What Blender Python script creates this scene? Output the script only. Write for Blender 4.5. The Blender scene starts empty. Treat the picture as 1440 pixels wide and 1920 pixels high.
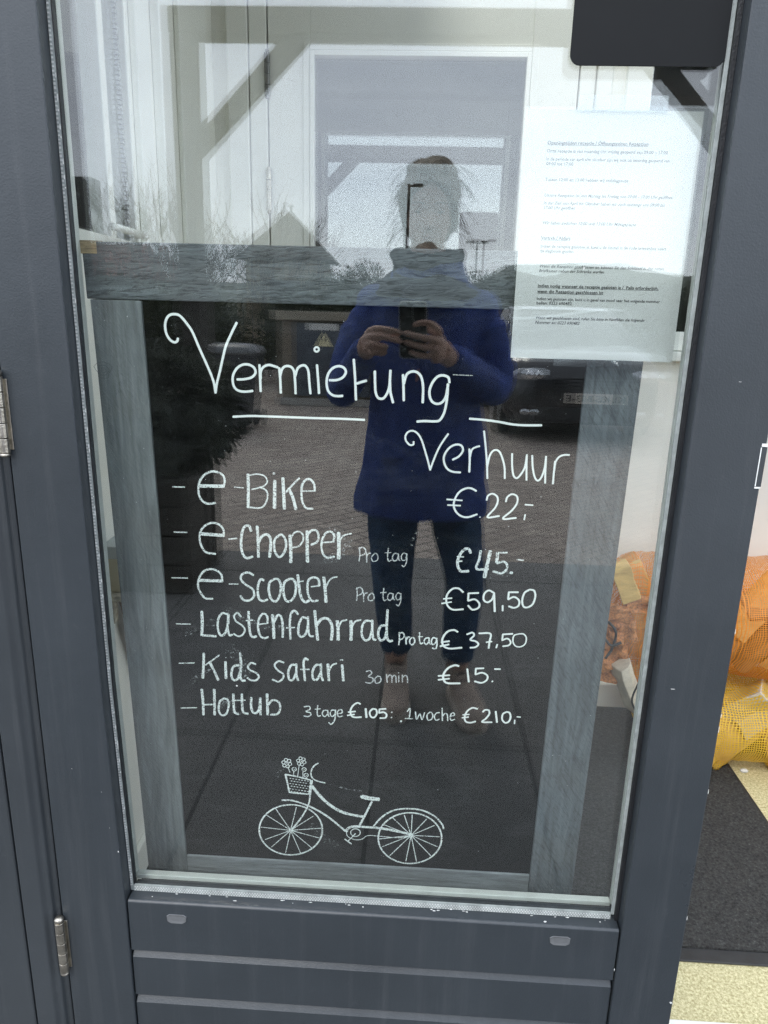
import bpy, bmesh, math, random
from mathutils import Vector, Matrix, noise as mnoise

random.seed(7)
R = math.radians
scene = bpy.context.scene
COL = scene.collection

# ------------------------------------------------------------------ camera
CAM = Vector((0.0, -0.98, 1.33))
FPX, PCX, PCY = 1351.0, 720.0, 960.0          # focal length and centre of the photograph, in its pixels
def _cd(px, py): return Vector(((px - PCX) / FPX, (py - PCY) / FPX, 1.0)).normalized()
_n = _cd(790, 590)                             # direction square to the glass
_u = -_cd(590, 5867)                           # up
_u = (_u - _n * _u.dot(_n)).normalized()
_x = _n.cross(_u)
def cam2world(v): return Vector((_x.dot(v), _n.dot(v), _u.dot(v)))
CRIGHT, CDOWN, CFWD = cam2world(Vector((1, 0, 0))), cam2world(Vector((0, 1, 0))), cam2world(Vector((0, 0, 1)))
cd = bpy.data.cameras.new('camera')
cam = bpy.data.objects.new('camera', cd); COL.objects.link(cam)
M3 = Matrix((CRIGHT, -CDOWN, -CFWD)).transposed()
cam.matrix_world = Matrix.Translation(CAM) @ M3.to_4x4()
cd.sensor_width = 36.0; cd.sensor_fit = 'AUTO'
cd.lens = FPX / 1920.0 * 36.0
cd.clip_start = 0.01; cd.clip_end = 600.0
scene.camera = cam
def ray(px, py): return cam2world(_cd(px, py))
def glass_pt(px, py, y=0.0):                   # point of the photograph on a plane parallel to the glass
    r = ray(px, py); return CAM + r * ((y - CAM.y) / r.y)

# ------------------------------------------------------------------ sky, sun, exposure
SUN_EL, SUN_ROT = 48.0, 200.0
w = bpy.data.worlds.new('World'); scene.world = w; w.use_nodes = True
nt = w.node_tree; nt.nodes.clear()
out = nt.nodes.new('ShaderNodeOutputWorld'); bg = nt.nodes.new('ShaderNodeBackground')
sky = nt.nodes.new('ShaderNodeTexSky'); sky.sky_type = 'NISHITA'; sky.sun_disc = False
sky.sun_elevation = R(SUN_EL); sky.sun_rotation = R(SUN_ROT)
tc = nt.nodes.new('ShaderNodeTexCoord'); mp = nt.nodes.new('ShaderNodeMapping')
mp.inputs['Scale'].default_value = (1.3, 1.3, 3.2)
nz = nt.nodes.new('ShaderNodeTexNoise'); nz.inputs['Scale'].default_value = 2.2; nz.inputs['Detail'].default_value = 5; nz.inputs['Roughness'].default_value = 0.55
rp = nt.nodes.new('ShaderNodeValToRGB')
rp.color_ramp.elements[0].position = 0.34; rp.color_ramp.elements[0].color = (8.8, 9.5, 11.0, 1)
rp.color_ramp.elements[1].position = 0.68; rp.color_ramp.elements[1].color = (12.2, 13.1, 14.3, 1)
mx = nt.nodes.new('ShaderNodeMix'); mx.data_type = 'RGBA'; mx.inputs[0].default_value = 0.82
nt.links.new(tc.outputs['Generated'], mp.inputs['Vector']); nt.links.new(mp.outputs[0], nz.inputs['Vector'])
nt.links.new(nz.outputs['Fac'], rp.inputs[0]); nt.links.new(sky.outputs[0], mx.inputs[6]); nt.links.new(rp.outputs[0], mx.inputs[7])
nt.links.new(mx.outputs[2], bg.inputs['Color']); bg.inputs['Strength'].default_value = 0.12
nt.links.new(bg.outputs[0], out.inputs['Surface'])
sl = bpy.data.lights.new('sun', 'SUN'); sl.energy = 0.8; sl.angle = R(14); sl.color = (1.0, 0.96, 0.9)
so = bpy.data.objects.new('sun', sl); COL.objects.link(so)
_sd = Vector((math.sin(R(SUN_ROT)) * math.cos(R(SUN_EL)), math.cos(R(SUN_ROT)) * math.cos(R(SUN_EL)), math.sin(R(SUN_EL))))
so.rotation_euler = (-_sd).to_track_quat('-Z', 'Y').to_euler()
scene.view_settings.view_transform = 'Standard'; scene.view_settings.look = 'None'
scene.view_settings.exposure = 1.05; scene.view_settings.gamma = 1.0
cy = scene.cycles
cy.max_bounces = 12; cy.transparent_max_bounces = 40; cy.glossy_bounces = 8; cy.diffuse_bounces = 5
cy.use_denoising = True; cy.denoising_prefilter = 'NONE'; cy.caustics_reflective = False; cy.caustics_refractive = False
cy.sample_clamp_indirect = 6.0

# ------------------------------------------------------------------ helpers
ORG = {}
def org(o): return ORG.get(o.name, Vector((0, 0, 0))) if o else Vector((0, 0, 0))
def thing(name, label, cat, loc=(0, 0, 0), group=None):
    o = bpy.data.objects.new(name, None); COL.objects.link(o); o.empty_display_size = 0.05
    o.location = loc; ORG[o.name] = Vector(loc); o['label'] = label; o['category'] = cat
    if group: o['group'] = group
    return o
def tag(o, label, cat, group=None):
    o['label'] = label; o['category'] = cat
    if group: o['group'] = group
    return o
def kind(o, k): o['kind'] = k; return o

def crom(pts, n=5):
    pts = [Vector(p) for p in pts]
    if len(pts) < 3: return pts
    P = [pts[0] * 2 - pts[1]] + pts + [pts[-1] * 2 - pts[-2]]; res = []
    for i in range(1, len(P) - 2):
        a, b, c, d = P[i - 1], P[i], P[i + 1], P[i + 2]
        for k in range(n):
            t = k / n
            res.append(0.5 * ((2 * b) + (c - a) * t + (2 * a - 5 * b + 4 * c - d) * t * t + (3 * b - a - 3 * c + d) * t ** 3))
    res.append(pts[-1]); return res

class MB:
    def __init__(s): s.v = []; s.f = []; s.uv = {}
    def add(s, vs, fs):
        b = len(s.v); s.v += [Vector(p) for p in vs]; s.f += [tuple(b + i for i in f) for f in fs]; return b
    def box(s, a, b):
        x0, x1 = sorted((a[0], b[0])); y0, y1 = sorted((a[1], b[1])); z0, z1 = sorted((a[2], b[2]))
        s.add([(x0,y0,z0),(x1,y0,z0),(x1,y1,z0),(x0,y1,z0),(x0,y0,z1),(x1,y0,z1),(x1,y1,z1),(x0,y1,z1)],
              [(0,3,2,1),(4,5,6,7),(0,1,5,4),(1,2,6,5),(2,3,7,6),(3,0,4,7)]); return s
    def obox(s, c, ax, ay, az):      # box from centre and three half vectors
        c, ax, ay, az = Vector(c), Vector(ax), Vector(ay), Vector(az)
        s.add([c-ax-ay-az, c+ax-ay-az, c+ax+ay-az, c-ax+ay-az, c-ax-ay+az, c+ax-ay+az, c+ax+ay+az, c-ax+ay+az],
              [(0,3,2,1),(4,5,6,7),(0,1,5,4),(1,2,6,5),(2,3,7,6),(3,0,4,7)]); return s
    def prism(s, poly, fn, h0, h1):  # polygon of 2-D points; fn(u, v, h) -> 3-D
        n = len(poly)
        s.add([fn(p[0], p[1], h0) for p in poly] + [fn(p[0], p[1], h1) for p in poly],
              [tuple(range(n - 1, -1, -1)), tuple(range(n, 2 * n))] + [(i, (i + 1) % n, n + (i + 1) % n, n + i) for i in range(n)]); return s
    def rings(s, rs, cap=True, closed=True):
        n = len(rs[0]); b = len(s.v); vs = [p for r in rs for p in r]; fs = []
        for k in range(len(rs) - 1):
            for i in range(n if closed else n - 1):
                j = (i + 1) % n; fs.append((k*n+i, k*n+j, (k+1)*n+j, (k+1)*n+i))
        if cap and closed:
            fs.append(tuple(range(n - 1, -1, -1))); fs.append(tuple((len(rs) - 1) * n + i for i in range(n)))
        s.add(vs, fs); return s
    def tube(s, pts, rad, n=8, cap=True, flat=1.0):
        pts = [Vector(p) for p in pts]; N = len(pts)
        if not hasattr(rad, '__len__'): rad = [rad] * N
        rs = []; up = None
        for i, p in enumerate(pts):
            t = (pts[min(i + 1, N - 1)] - pts[max(i - 1, 0)]).normalized()
            if up is None: up = Vector((0, 0, 1)) if abs(t.z) < 0.9 else Vector((0, 1, 0))
            a = t.cross(up); a = a.normalized() if a.length > 1e-6 else t.orthogonal().normalized()
            b = a.cross(t).normalized(); up = b
            rs.append([p + (a * math.cos(2*math.pi*k/n) + b * math.sin(2*math.pi*k/n) * flat) * rad[i] for k in range(n)])
        return s.rings(rs, cap)
    def ell(s, c, r, nu=16, nv=10, M=None):
        c = Vector(c); rs = []
        for j in range(1, nv):
            th = math.pi * j / nv
            rs.append([Vector((r[0]*math.sin(th)*math.cos(2*math.pi*i/nu), r[1]*math.sin(th)*math.sin(2*math.pi*i/nu), r[2]*math.cos(th))) for i in range(nu)])
        rs.reverse()
        if M is not None: rs = [[M @ p for p in q] for q in rs]
        return s.rings([[c + p for p in q] for q in rs])
    def disc(s, c, nrm, r, th, n=20):
        c, nrm = Vector(c), Vector(nrm).normalized(); a = nrm.orthogonal().normalized(); b = nrm.cross(a)
        cir = [a * math.cos(2*math.pi*k/n) * r + b * math.sin(2*math.pi*k/n) * r for k in range(n)]
        return s.rings([[c + p for p in cir], [c + nrm * th + p for p in cir]])
    def build(s, name, mat, parent=None, bevel=0.0, smooth=False, remesh=0.0, sub=0, seg=2):
        me = bpy.data.meshes.new(name)
        oo = org(parent)
        me.from_pydata([tuple(p - oo) for p in s.v], [], s.f); me.validate(); me.update()
        bm = bmesh.new(); bm.from_mesh(me); bmesh.ops.recalc_face_normals(bm, faces=bm.faces); bm.to_mesh(me); bm.free()
        o = bpy.data.objects.new(name, me); COL.objects.link(o)
        if mat: me.materials.append(mat)
        if parent: o.parent = parent; ORG[o.name] = oo
        if remesh:
            m = o.modifiers.new('r', 'REMESH'); m.mode = 'VOXEL'; m.voxel_size = remesh; m.use_smooth_shade = True
            m = o.modifiers.new('s', 'SMOOTH'); m.factor = 0.5; m.iterations = 4
        if bevel:
            m = o.modifiers.new('b', 'BEVEL'); m.width = bevel; m.segments = seg; m.limit_method = 'ANGLE'; m.angle_limit = R(40)
        if sub:
            m = o.modifiers.new('u', 'SUBSURF'); m.levels = sub; m.render_levels = sub
        if smooth:
            for p in me.polygons: p.use_smooth = True
        return o

# ------------------------------------------------------------------ materials
def _mat(name):
    m = bpy.data.materials.new(name); m.use_nodes = True; t = m.node_tree; return m, t, t.nodes['Principled BSDF'], t.nodes['Material Output']
def N(t, kind_, **kw):
    n = t.nodes.new(kind_)
    for k, v in kw.items():
        if k in n.inputs: n.inputs[k].default_value = v
        else: setattr(n, k, v)
    return n
def plain(name, c, rough=0.5, var=0.12, vscale=6.0, bump=0.0, bscale=80.0, metal=0.0, spec=0.5, stretch=(1, 1, 1), coat=0.0, rvar=0.08, bdist=0.002):
    m, t, b, o = _mat(name)
    co = N(t, 'ShaderNodeTexCoord'); ma = N(t, 'ShaderNodeMapping'); ma.inputs['Scale'].default_value = stretch
    t.links.new(co.outputs['Object'], ma.inputs[0])
    n1 = N(t, 'ShaderNodeTexNoise', Scale=vscale, Detail=6.0, Roughness=0.6); t.links.new(ma.outputs[0], n1.inputs['Vector'])
    r = N(t, 'ShaderNodeValToRGB')
    r.color_ramp.elements[0].position = 0.3; r.color_ramp.elements[1].position = 0.7
    r.color_ramp.elements[0].color = tuple(max(0, x * (1 - var)) for x in c) + (1,)
    r.color_ramp.elements[1].color = tuple(min(1, x * (1 + var)) for x in c) + (1,)
    t.links.new(n1.outputs['Fac'], r.inputs[0]); t.links.new(r.outputs[0], b.inputs['Base Color'])
    mr = N(t, 'ShaderNodeMapRange'); mr.inputs['To Min'].default_value = max(0.02, rough - rvar); mr.inputs['To Max'].default_value = min(1, rough + rvar)
    t.links.new(n1.outputs['Fac'], mr.inputs['Value']); t.links.new(mr.outputs[0], b.inputs['Roughness'])
    b.inputs['Metallic'].default_value = metal; b.inputs['Specular IOR Level'].default_value = spec; b.inputs['Coat Weight'].default_value = coat
    if bump:
        n2 = N(t, 'ShaderNodeTexNoise', Scale=bscale, Detail=4.0); t.links.new(ma.outputs[0], n2.inputs['Vector'])
        bp = N(t, 'ShaderNodeBump', Strength=bump, Distance=bdist); t.links.new(n2.outputs['Fac'], bp.inputs['Height']); t.links.new(bp.outputs[0], b.inputs['Normal'])
    return m
def glass_mat(name, f0=0.043, tint=(0.985, 0.995, 0.99), k=1.0):
    m, t, b, o = _mat(name); t.nodes.remove(b)
    lw = N(t, 'ShaderNodeLayerWeight', Blend=0.5)
    pw = N(t, 'ShaderNodeMath', operation='POWER'); pw.inputs[1].default_value = 5.0
    t.links.new(lw.outputs['Facing'], pw.inputs[0])
    ml = N(t, 'ShaderNodeMath', operation='MULTIPLY_ADD'); ml.inputs[1].default_value = 1 - f0; ml.inputs[2].default_value = f0
    t.links.new(pw.outputs[0], ml.inputs[0])
    tr = N(t, 'ShaderNodeBsdfTransparent'); tr.inputs[0].default_value = tint + (1,)
    gl = N(t, 'ShaderNodeBsdfGlossy', Roughness=0.0); gl.inputs[0].default_value = (k, k, k, 1)
    ms = N(t, 'ShaderNodeMixShader'); t.links.new(ml.outputs[0], ms.inputs[0]); t.links.new(tr.outputs[0], ms.inputs[1]); t.links.new(gl.outputs[0], ms.inputs[2])
    t.links.new(ms.outputs[0], o.inputs['Surface']); return m
def wood_paint(name, c, along='X', dirt=(0.16, 0.155, 0.14), saw=0.5):
    # thin stain over sawn timber: fine grain, saw marks, worn patches
    m, t, b, o = _mat(name)
    co = N(t, 'ShaderNodeTexCoord'); ma = N(t, 'ShaderNodeMapping')
    ma.inputs['Scale'].default_value = (3, 40, 40) if along == 'X' else (40, 40, 3)
    t.links.new(co.outputs['Object'], ma.inputs[0])
    g = N(t, 'ShaderNodeTexNoise', Scale=2.2, Detail=9.0, Roughness=0.66, Distortion=0.5); t.links.new(ma.outputs[0], g.inputs['Vector'])
    r = N(t, 'ShaderNodeValToRGB'); r.color_ramp.elements[0].position = 0.32; r.color_ramp.elements[1].position = 0.72
    r.color_ramp.elements[0].color = tuple(x * 0.62 for x in c) + (1,); r.color_ramp.elements[1].color = tuple(x * 1.45 for x in c) + (1,)
    t.links.new(g.outputs['Fac'], r.inputs[0])
    big = N(t, 'ShaderNodeTexNoise', Scale=7.0, Detail=5.0, Roughness=0.6); t.links.new(co.outputs['Object'], big.inputs['Vector'])
    r2 = N(t, 'ShaderNodeValToRGB'); r2.color_ramp.elements[0].position = 0.5; r2.color_ramp.elements[1].position = 0.8
    r2.color_ramp.elements[1].color = (0.45, 0.45, 0.45, 1)
    t.links.new(big.outputs['Fac'], r2.inputs[0])
    mx = N(t, 'ShaderNodeMix', data_type='RGBA'); mx.inputs[7].default_value = dirt + (1,)
    t.links.new(r2.outputs[0], mx.inputs[0]); t.links.new(r.outputs[0], mx.inputs[6])
    b.inputs['Roughness'].default_value = 0.6
    # saw marks: fine lines running askew across the board
    m3 = N(t, 'ShaderNodeMapping'); m3.inputs['Rotation'].default_value = (0, R(4 if along == 'X' else -58), 0); t.links.new(co.outputs['Object'], m3.inputs[0])
    m2 = N(t, 'ShaderNodeMapping'); m2.inputs['Scale'].default_value = (38, 38, 240) if along == 'X' else (40, 40, 300)
    wn = N(t, 'ShaderNodeTexNoise', Scale=1.0, Detail=3.0, Roughness=0.5, Distortion=1.2)
    t.links.new(m3.outputs[0], m2.inputs[0]); t.links.new(m2.outputs[0], wn.inputs['Vector'])
    r4 = N(t, 'ShaderNodeValToRGB'); r4.color_ramp.elements[0].position = 0.36; r4.color_ramp.elements[1].position = 0.50; r4.color_ramp.elements[0].color = (1 - saw, 1 - saw, 1 - saw, 1); t.links.new(wn.outputs['Fac'], r4.inputs[0])
    mm = N(t, 'ShaderNodeMix', data_type='RGBA', blend_type='MULTIPLY'); mm.inputs[0].default_value = 1.0; t.links.new(mx.outputs[2], mm.inputs[6]); t.links.new(r4.outputs[0], mm.inputs[7]); t.links.new(mm.outputs[2], b.inputs['Base Color'])
    ad = N(t, 'ShaderNodeMath', operation='MULTIPLY_ADD'); ad.inputs[1].default_value = 0.7
    t.links.new(wn.outputs['Fac'], ad.inputs[0]); t.links.new(g.outputs['Fac'], ad.inputs[2])
    bp = N(t, 'ShaderNodeBump', Strength=0.55, Distance=0.003); t.links.new(ad.outputs[0], bp.inputs['Height']); t.links.new(bp.outputs[0], b.inputs['Normal'])
    return m
def chalk_mat(name, hole, scale, c=(0.80, 0.86, 0.84)):
    m, t, b, o = _mat(name); b.inputs['Base Color'].default_value = c + (1,); b.inputs['Roughness'].default_value = 0.9
    co = N(t, 'ShaderNodeTexCoord'); n = N(t, 'ShaderNodeTexNoise', Scale=scale, Detail=4.0, Roughness=0.75); t.links.new(co.outputs['Object'], n.inputs['Vector'])
    r = N(t, 'ShaderNodeValToRGB'); r.color_ramp.elements[0].position = hole - 0.07; r.color_ramp.elements[1].position = hole + 0.07
    t.links.new(n.outputs['Fac'], r.inputs[0])
    tr = N(t, 'ShaderNodeBsdfTransparent'); ms = N(t, 'ShaderNodeMixShader')
    t.links.new(r.outputs[0], ms.inputs[0]); t.links.new(tr.outputs[0], ms.inputs[1]); t.links.new(b.outputs[0], ms.inputs[2]); t.links.new(ms.outputs[0], o.inputs['Surface'])
    return m
def net_mat(name, c, pitch, cover):
    m, t, b, o = _mat(name); b.inputs['Base Color'].default_value = c + (1,); b.inputs['Roughness'].default_value = 0.5
    uv = N(t, 'ShaderNodeTexCoord'); sp = N(t, 'ShaderNodeSeparateXYZ')
    dn = N(t, 'ShaderNodeTexNoise', Scale=7.0, Detail=2.0); t.links.new(uv.outputs['UV'], dn.inputs['Vector'])
    mxv = N(t, 'ShaderNodeMix', data_type='RGBA', blend_type='LINEAR_LIGHT'); mxv.inputs[0].default_value = 0.018
    t.links.new(uv.outputs['UV'], mxv.inputs[6]); t.links.new(dn.outputs['Color'], mxv.inputs[7]); t.links.new(mxv.outputs[2], sp.inputs[0])
    outs = []
    for ax in ('X', 'Y'):
        a = N(t, 'ShaderNodeMath', operation='MULTIPLY'); a.inputs[1].default_value = 1.0 / pitch; t.links.new(sp.outputs[ax], a.inputs[0])
        f = N(t, 'ShaderNodeMath', operation='FRACT'); t.links.new(a.outputs[0], f.inputs[0])
        l = N(t, 'ShaderNodeMath', operation='LESS_THAN'); l.inputs[1].default_value = cover; t.links.new(f.outputs[0], l.inputs[0]); outs.append(l)
    mxx = N(t, 'ShaderNodeMath', operation='MAXIMUM'); t.links.new(outs[0].outputs[0], mxx.inputs[0]); t.links.new(outs[1].outputs[0], mxx.inputs[1])
    tl = N(t, 'ShaderNodeBsdfTranslucent'); tl.inputs[0].default_value = c + (1,)
    m0 = N(t, 'ShaderNodeMixShader', Fac=0.35); t.links.new(b.outputs[0], m0.inputs[1]); t.links.new(tl.outputs[0], m0.inputs[2])
    tr = N(t, 'ShaderNodeBsdfTransparent'); ms = N(t, 'ShaderNodeMixShader')
    t.links.new(mxx.outputs[0], ms.inputs[0]); t.links.new(tr.outputs[0], ms.inputs[1]); t.links.new(m0.outputs[0], ms.inputs[2]); t.links.new(ms.outputs[0], o.inputs['Surface'])
    return m
def speckle(name, c0, c1, scale, rough=0.85, bump=0.6, c2=None):
    m, t, b, o = _mat(name); co = N(t, 'ShaderNodeTexCoord')
    v = N(t, 'ShaderNodeTexNoise', Scale=scale, Detail=5.0, Roughness=0.8); t.links.new(co.outputs['Object'], v.inputs['Vector'])
    r = N(t, 'ShaderNodeValToRGB'); r.color_ramp.elements[0].position = 0.36; r.color_ramp.elements[1].position = 0.62
    r.color_ramp.elements[0].color = c0 + (1,); r.color_ramp.elements[1].color = c1 + (1,)
    if c2:
        e = r.color_ramp.elements.new(0.74); e.color = c2 + (1,)
    t.links.new(v.outputs['Fac'], r.inputs[0]); t.links.new(r.outputs[0], b.inputs['Base Color']); b.inputs['Roughness'].default_value = rough
    bp = N(t, 'ShaderNodeBump', Strength=bump, Distance=0.004); t.links.new(v.outputs['Fac'], bp.inputs['Height']); t.links.new(bp.outputs[0], b.inputs['Normal'])
    return m
def brick_mat(name, a, b_, mortar, bw, bh, off=0.5, msize=0.006, rot=0.0, rough=0.9, bump=0.5, loc=(0, 0, 0)):
    m, t, b, o = _mat(name); co = N(t, 'ShaderNodeTexCoord'); ma = N(t, 'ShaderNodeMapping'); ma.inputs['Rotation'].default_value = (0, 0, rot); ma.inputs['Location'].default_value = loc
    t.links.new(co.outputs['Object'], ma.inputs[0])
    bk = N(t, 'ShaderNodeTexBrick'); bk.offset = off
    bk.inputs['Color1'].default_value = a + (1,); bk.inputs['Color2'].default_value = b_ + (1,); bk.inputs['Mortar'].default_value = mortar + (1,)
    bk.inputs['Scale'].default_value = 1.0; bk.inputs['Brick Width'].default_value = bw; bk.inputs['Row Height'].default_value = bh; bk.inputs['Mortar Size'].default_value = msize
    t.links.new(ma.outputs[0], bk.inputs['Vector'])
    n = N(t, 'ShaderNodeTexNoise', Scale=3.0, Detail=7.0, Roughness=0.7); t.links.new(co.outputs['Object'], n.inputs['Vector'])
    mr = N(t, 'ShaderNodeMapRange'); mr.inputs['To Min'].default_value = 0.6; mr.inputs['To Max'].default_value = 1.4; t.links.new(n.outputs['Fac'], mr.inputs['Value'])
    mx = N(t, 'ShaderNodeMix', data_type='RGBA', blend_type='MULTIPLY'); mx.inputs[0].default_value = 1.0
    t.links.new(bk.outputs['Color'], mx.inputs[6]); t.links.new(mr.outputs[0], mx.inputs[7]); t.links.new(mx.outputs[2], b.inputs['Base Color'])
    b.inputs['Roughness'].default_value = rough
    bp = N(t, 'ShaderNodeBump', Strength=bump, Distance=0.004, invert=True); t.links.new(bk.outputs['Fac'], bp.inputs['Height']); t.links.new(bp.outputs[0], b.inputs['Normal'])
    return m

def paint_mat(name, c, dust=0.5):
    # rolled gloss paint: orange-peel skin, uneven sheen, faint rain streaks and grime
    m, t, b, o = _mat(name); co = N(t, 'ShaderNodeTexCoord')
    a = N(t, 'ShaderNodeTexNoise', Scale=2.6, Detail=9.0, Roughness=0.65); t.links.new(co.outputs['Object'], a.inputs['Vector'])
    r = N(t, 'ShaderNodeValToRGB'); r.color_ramp.elements[0].position = 0.3; r.color_ramp.elements[1].position = 0.7
    r.color_ramp.elements[0].color = tuple(x * 0.84 for x in c) + (1,); r.color_ramp.elements[1].color = tuple(x * 1.12 for x in c) + (1,); t.links.new(a.outputs['Fac'], r.inputs[0])
    ma = N(t, 'ShaderNodeMapping'); ma.inputs['Scale'].default_value = (34, 34, 1.3); t.links.new(co.outputs['Object'], ma.inputs[0])
    st = N(t, 'ShaderNodeTexNoise', Scale=1.0, Detail=7.0, Roughness=0.7); t.links.new(ma.outputs[0], st.inputs['Vector'])
    r2 = N(t, 'ShaderNodeValToRGB'); r2.color_ramp.elements[0].position = 0.52; r2.color_ramp.elements[1].position = 0.80; r2.color_ramp.elements[1].color = (dust * 0.30,) * 3 + (1,); t.links.new(st.outputs['Fac'], r2.inputs[0])
    fine = N(t, 'ShaderNodeTexNoise', Scale=38.0, Detail=8.0, Roughness=0.75); t.links.new(co.outputs['Object'], fine.inputs['Vector'])
    r3 = N(t, 'ShaderNodeValToRGB'); r3.color_ramp.elements[0].position = 0.60; r3.color_ramp.elements[1].position = 0.78; r3.color_ramp.elements[1].color = (dust * 0.22,) * 3 + (1,); t.links.new(fine.outputs['Fac'], r3.inputs[0])
    ad = N(t, 'ShaderNodeMath', operation='ADD'); t.links.new(r2.outputs[0], ad.inputs[0]); t.links.new(r3.outputs[0], ad.inputs[1])
    mx = N(t, 'ShaderNodeMix', data_type='RGBA'); mx.inputs[7].default_value = (0.17, 0.175, 0.18, 1); t.links.new(ad.outputs[0], mx.inputs[0]); t.links.new(r.outputs[0], mx.inputs[6]); t.links.new(mx.outputs[2], b.inputs['Base Color'])
    mr = N(t, 'ShaderNodeMapRange'); mr.inputs['From Min'].default_value = 0.3; mr.inputs['From Max'].default_value = 0.7; mr.inputs['To Min'].default_value = 0.25; mr.inputs['To Max'].default_value = 0.46; t.links.new(a.outputs['Fac'], mr.inputs['Value']); t.links.new(mr.outputs[0], b.inputs['Roughness'])
    p1 = N(t, 'ShaderNodeTexNoise', Scale=420.0, Detail=3.0); t.links.new(co.outputs['Object'], p1.inputs['Vector'])
    p2 = N(t, 'ShaderNodeTexNoise', Scale=26.0, Detail=3.0); t.links.new(co.outputs['Object'], p2.inputs['Vector'])
    sm = N(t, 'ShaderNodeMath', operation='MULTIPLY_ADD'); sm.inputs[1].default_value = 1.6; t.links.new(p2.outputs['Fac'], sm.inputs[0]); t.links.new(p1.outputs['Fac'], sm.inputs[2])
    bp = N(t, 'ShaderNodeBump', Strength=0.13, Distance=0.0022); t.links.new(sm.outputs[0], bp.inputs['Height']); t.links.new(bp.outputs[0], b.inputs['Normal']); return m
PAINT = paint_mat('anthracite_paint', (0.033, 0.0400, 0.0465)); PAINT2 = paint_mat('anthracite_frame_paint', (0.035, 0.041, 0.0465), 0.7)
BEADP = plain('bevel_paint', (0.060, 0.068, 0.078), 0.30, 0.15, 20.0, 0.1, 300.0)
WHITE = plain('white_paint', (0.86, 0.855, 0.79), 0.5, 0.04, 2.0, 0.08, 160.0)
WHITE2 = plain('white_gloss_paint', (0.86, 0.86, 0.80), 0.3, 0.03, 3.0, 0.05, 120.0)
OFFW = plain('inner_bead_white', (0.66, 0.69, 0.655), 0.4, 0.08, 30.0)
RUBBER = plain('black_rubber', (0.015, 0.016, 0.018), 0.45, 0.2, 40.0, 0.4, 400.0)
SEAL = plain('grey_sealant', (0.30, 0.33, 0.32), 0.4, 0.25, 60.0, 0.3, 300.0)
STEEL = plain('worn_steel', (0.46, 0.43, 0.37), 0.34, 0.3, 60.0, 0.3, 300.0, metal=1.0)
ALU = plain('aluminium', (0.72, 0.73, 0.74), 0.35, 0.12, 50.0, 0.2, 300.0, metal=1.0)
CHIP = plain('bare_chip', (0.75, 0.76, 0.74), 0.7, 0.1, 50.0)
GLASS = glass_mat('window_glass')
def board_mat():
    m, t, b, o = _mat('blackboard_paint'); co = N(t, 'ShaderNodeTexCoord'); ma = N(t, 'ShaderNodeMapping'); ma.inputs['Scale'].default_value = (2.0, 2.0, 5.0); ma.inputs['Rotation'].default_value = (0, R(18), 0)
    t.links.new(co.outputs['Object'], ma.inputs[0]); n = N(t, 'ShaderNodeTexNoise', Scale=3.0, Detail=9.0, Roughness=0.72, Distortion=0.8); t.links.new(ma.outputs[0], n.inputs['Vector'])
    r = N(t, 'ShaderNodeValToRGB'); r.color_ramp.elements[0].position = 0.50; r.color_ramp.elements[1].position = 0.78
    r.color_ramp.elements[0].color = (0.0032, 0.0034, 0.0034, 1); r.color_ramp.elements[1].color = (0.022, 0.024, 0.024, 1)
    t.links.new(n.outputs['Fac'], r.inputs[0]); t.links.new(r.outputs[0], b.inputs['Base Color']); b.inputs['Roughness'].default_value = 0.7; b.inputs['Specular IOR Level'].default_value = 0.06; return m
BLACKB = board_mat()
# ------------------------------------------------------------------ the setting: ground and paving
GROUND = speckle('soil', (0.05, 0.05, 0.035), (0.10, 0.11, 0.06), 3.0)
BRICK = brick_mat('clay_pavers', (0.33, 0.275, 0.235), (0.43, 0.365, 0.31), (0.15, 0.13, 0.115), 0.20, 0.10, 0.5, 0.007, R(45))
SLAB = brick_mat('concrete_slabs', (0.160, 0.157, 0.150), (0.185, 0.180, 0.172), (0.075, 0.074, 0.072), 0.48, 0.76, 0.0, 0.006, loc=(0.095, 1.046, 0))
m = MB(); m.add([(-260, -300, -0.012), (260, -300, -0.012), (260, 120, -0.012), (-260, 120, -0.012)], [(0, 1, 2, 3)]); kind(m.build('ground', GROUND), 'structure')
m = MB(); m.add([(-9, -16, -0.004), (14, -16, -0.004), (14, -2.89, -0.004), (-9, -2.89, -0.004)], [(0, 1, 2, 3)]); kind(m.build('brick_pavement', BRICK), 'structure')
o = MB(); o.add([(-6, -2.89, 0.0), (6, -2.89, 0.0), (6, 0.02, 0.0), (-6, 0.02, 0.0)], [(0, 1, 2, 3)]); o = o.build('paving_slabs', SLAB); kind(o, 'structure')
# low dune ridge far beyond the hedge
DUNE = speckle('dune_scrub', (0.025, 0.032, 0.018), (0.06, 0.07, 0.035), 0.8)
m = MB(); NX, NY = 70, 10; vs = []
for j in range(NY):
    for i in range(NX):
        x = -90 + 180 * i / (NX - 1); y = -36 - 6 * j; h = math.sin(math.pi * min(1, j / 5.0) / 2)
        vs.append((x, y, -0.05 + h * (3.6 + 1.6 * mnoise.noise((x * 0.07, y * 0.03, 3.1)) + 0.7 * mnoise.noise((x * 0.3, y * 0.2, 1.1)) + (1.4 if x > 6 else 0))))
m.add(vs, [(j*NX+i, j*NX+i+1, (j+1)*NX+i+1, (j+1)*NX+i) for j in range(NY-1) for i in range(NX-1)])
kind(m.build('dune_hills', DUNE, smooth=True), 'structure')

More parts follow.
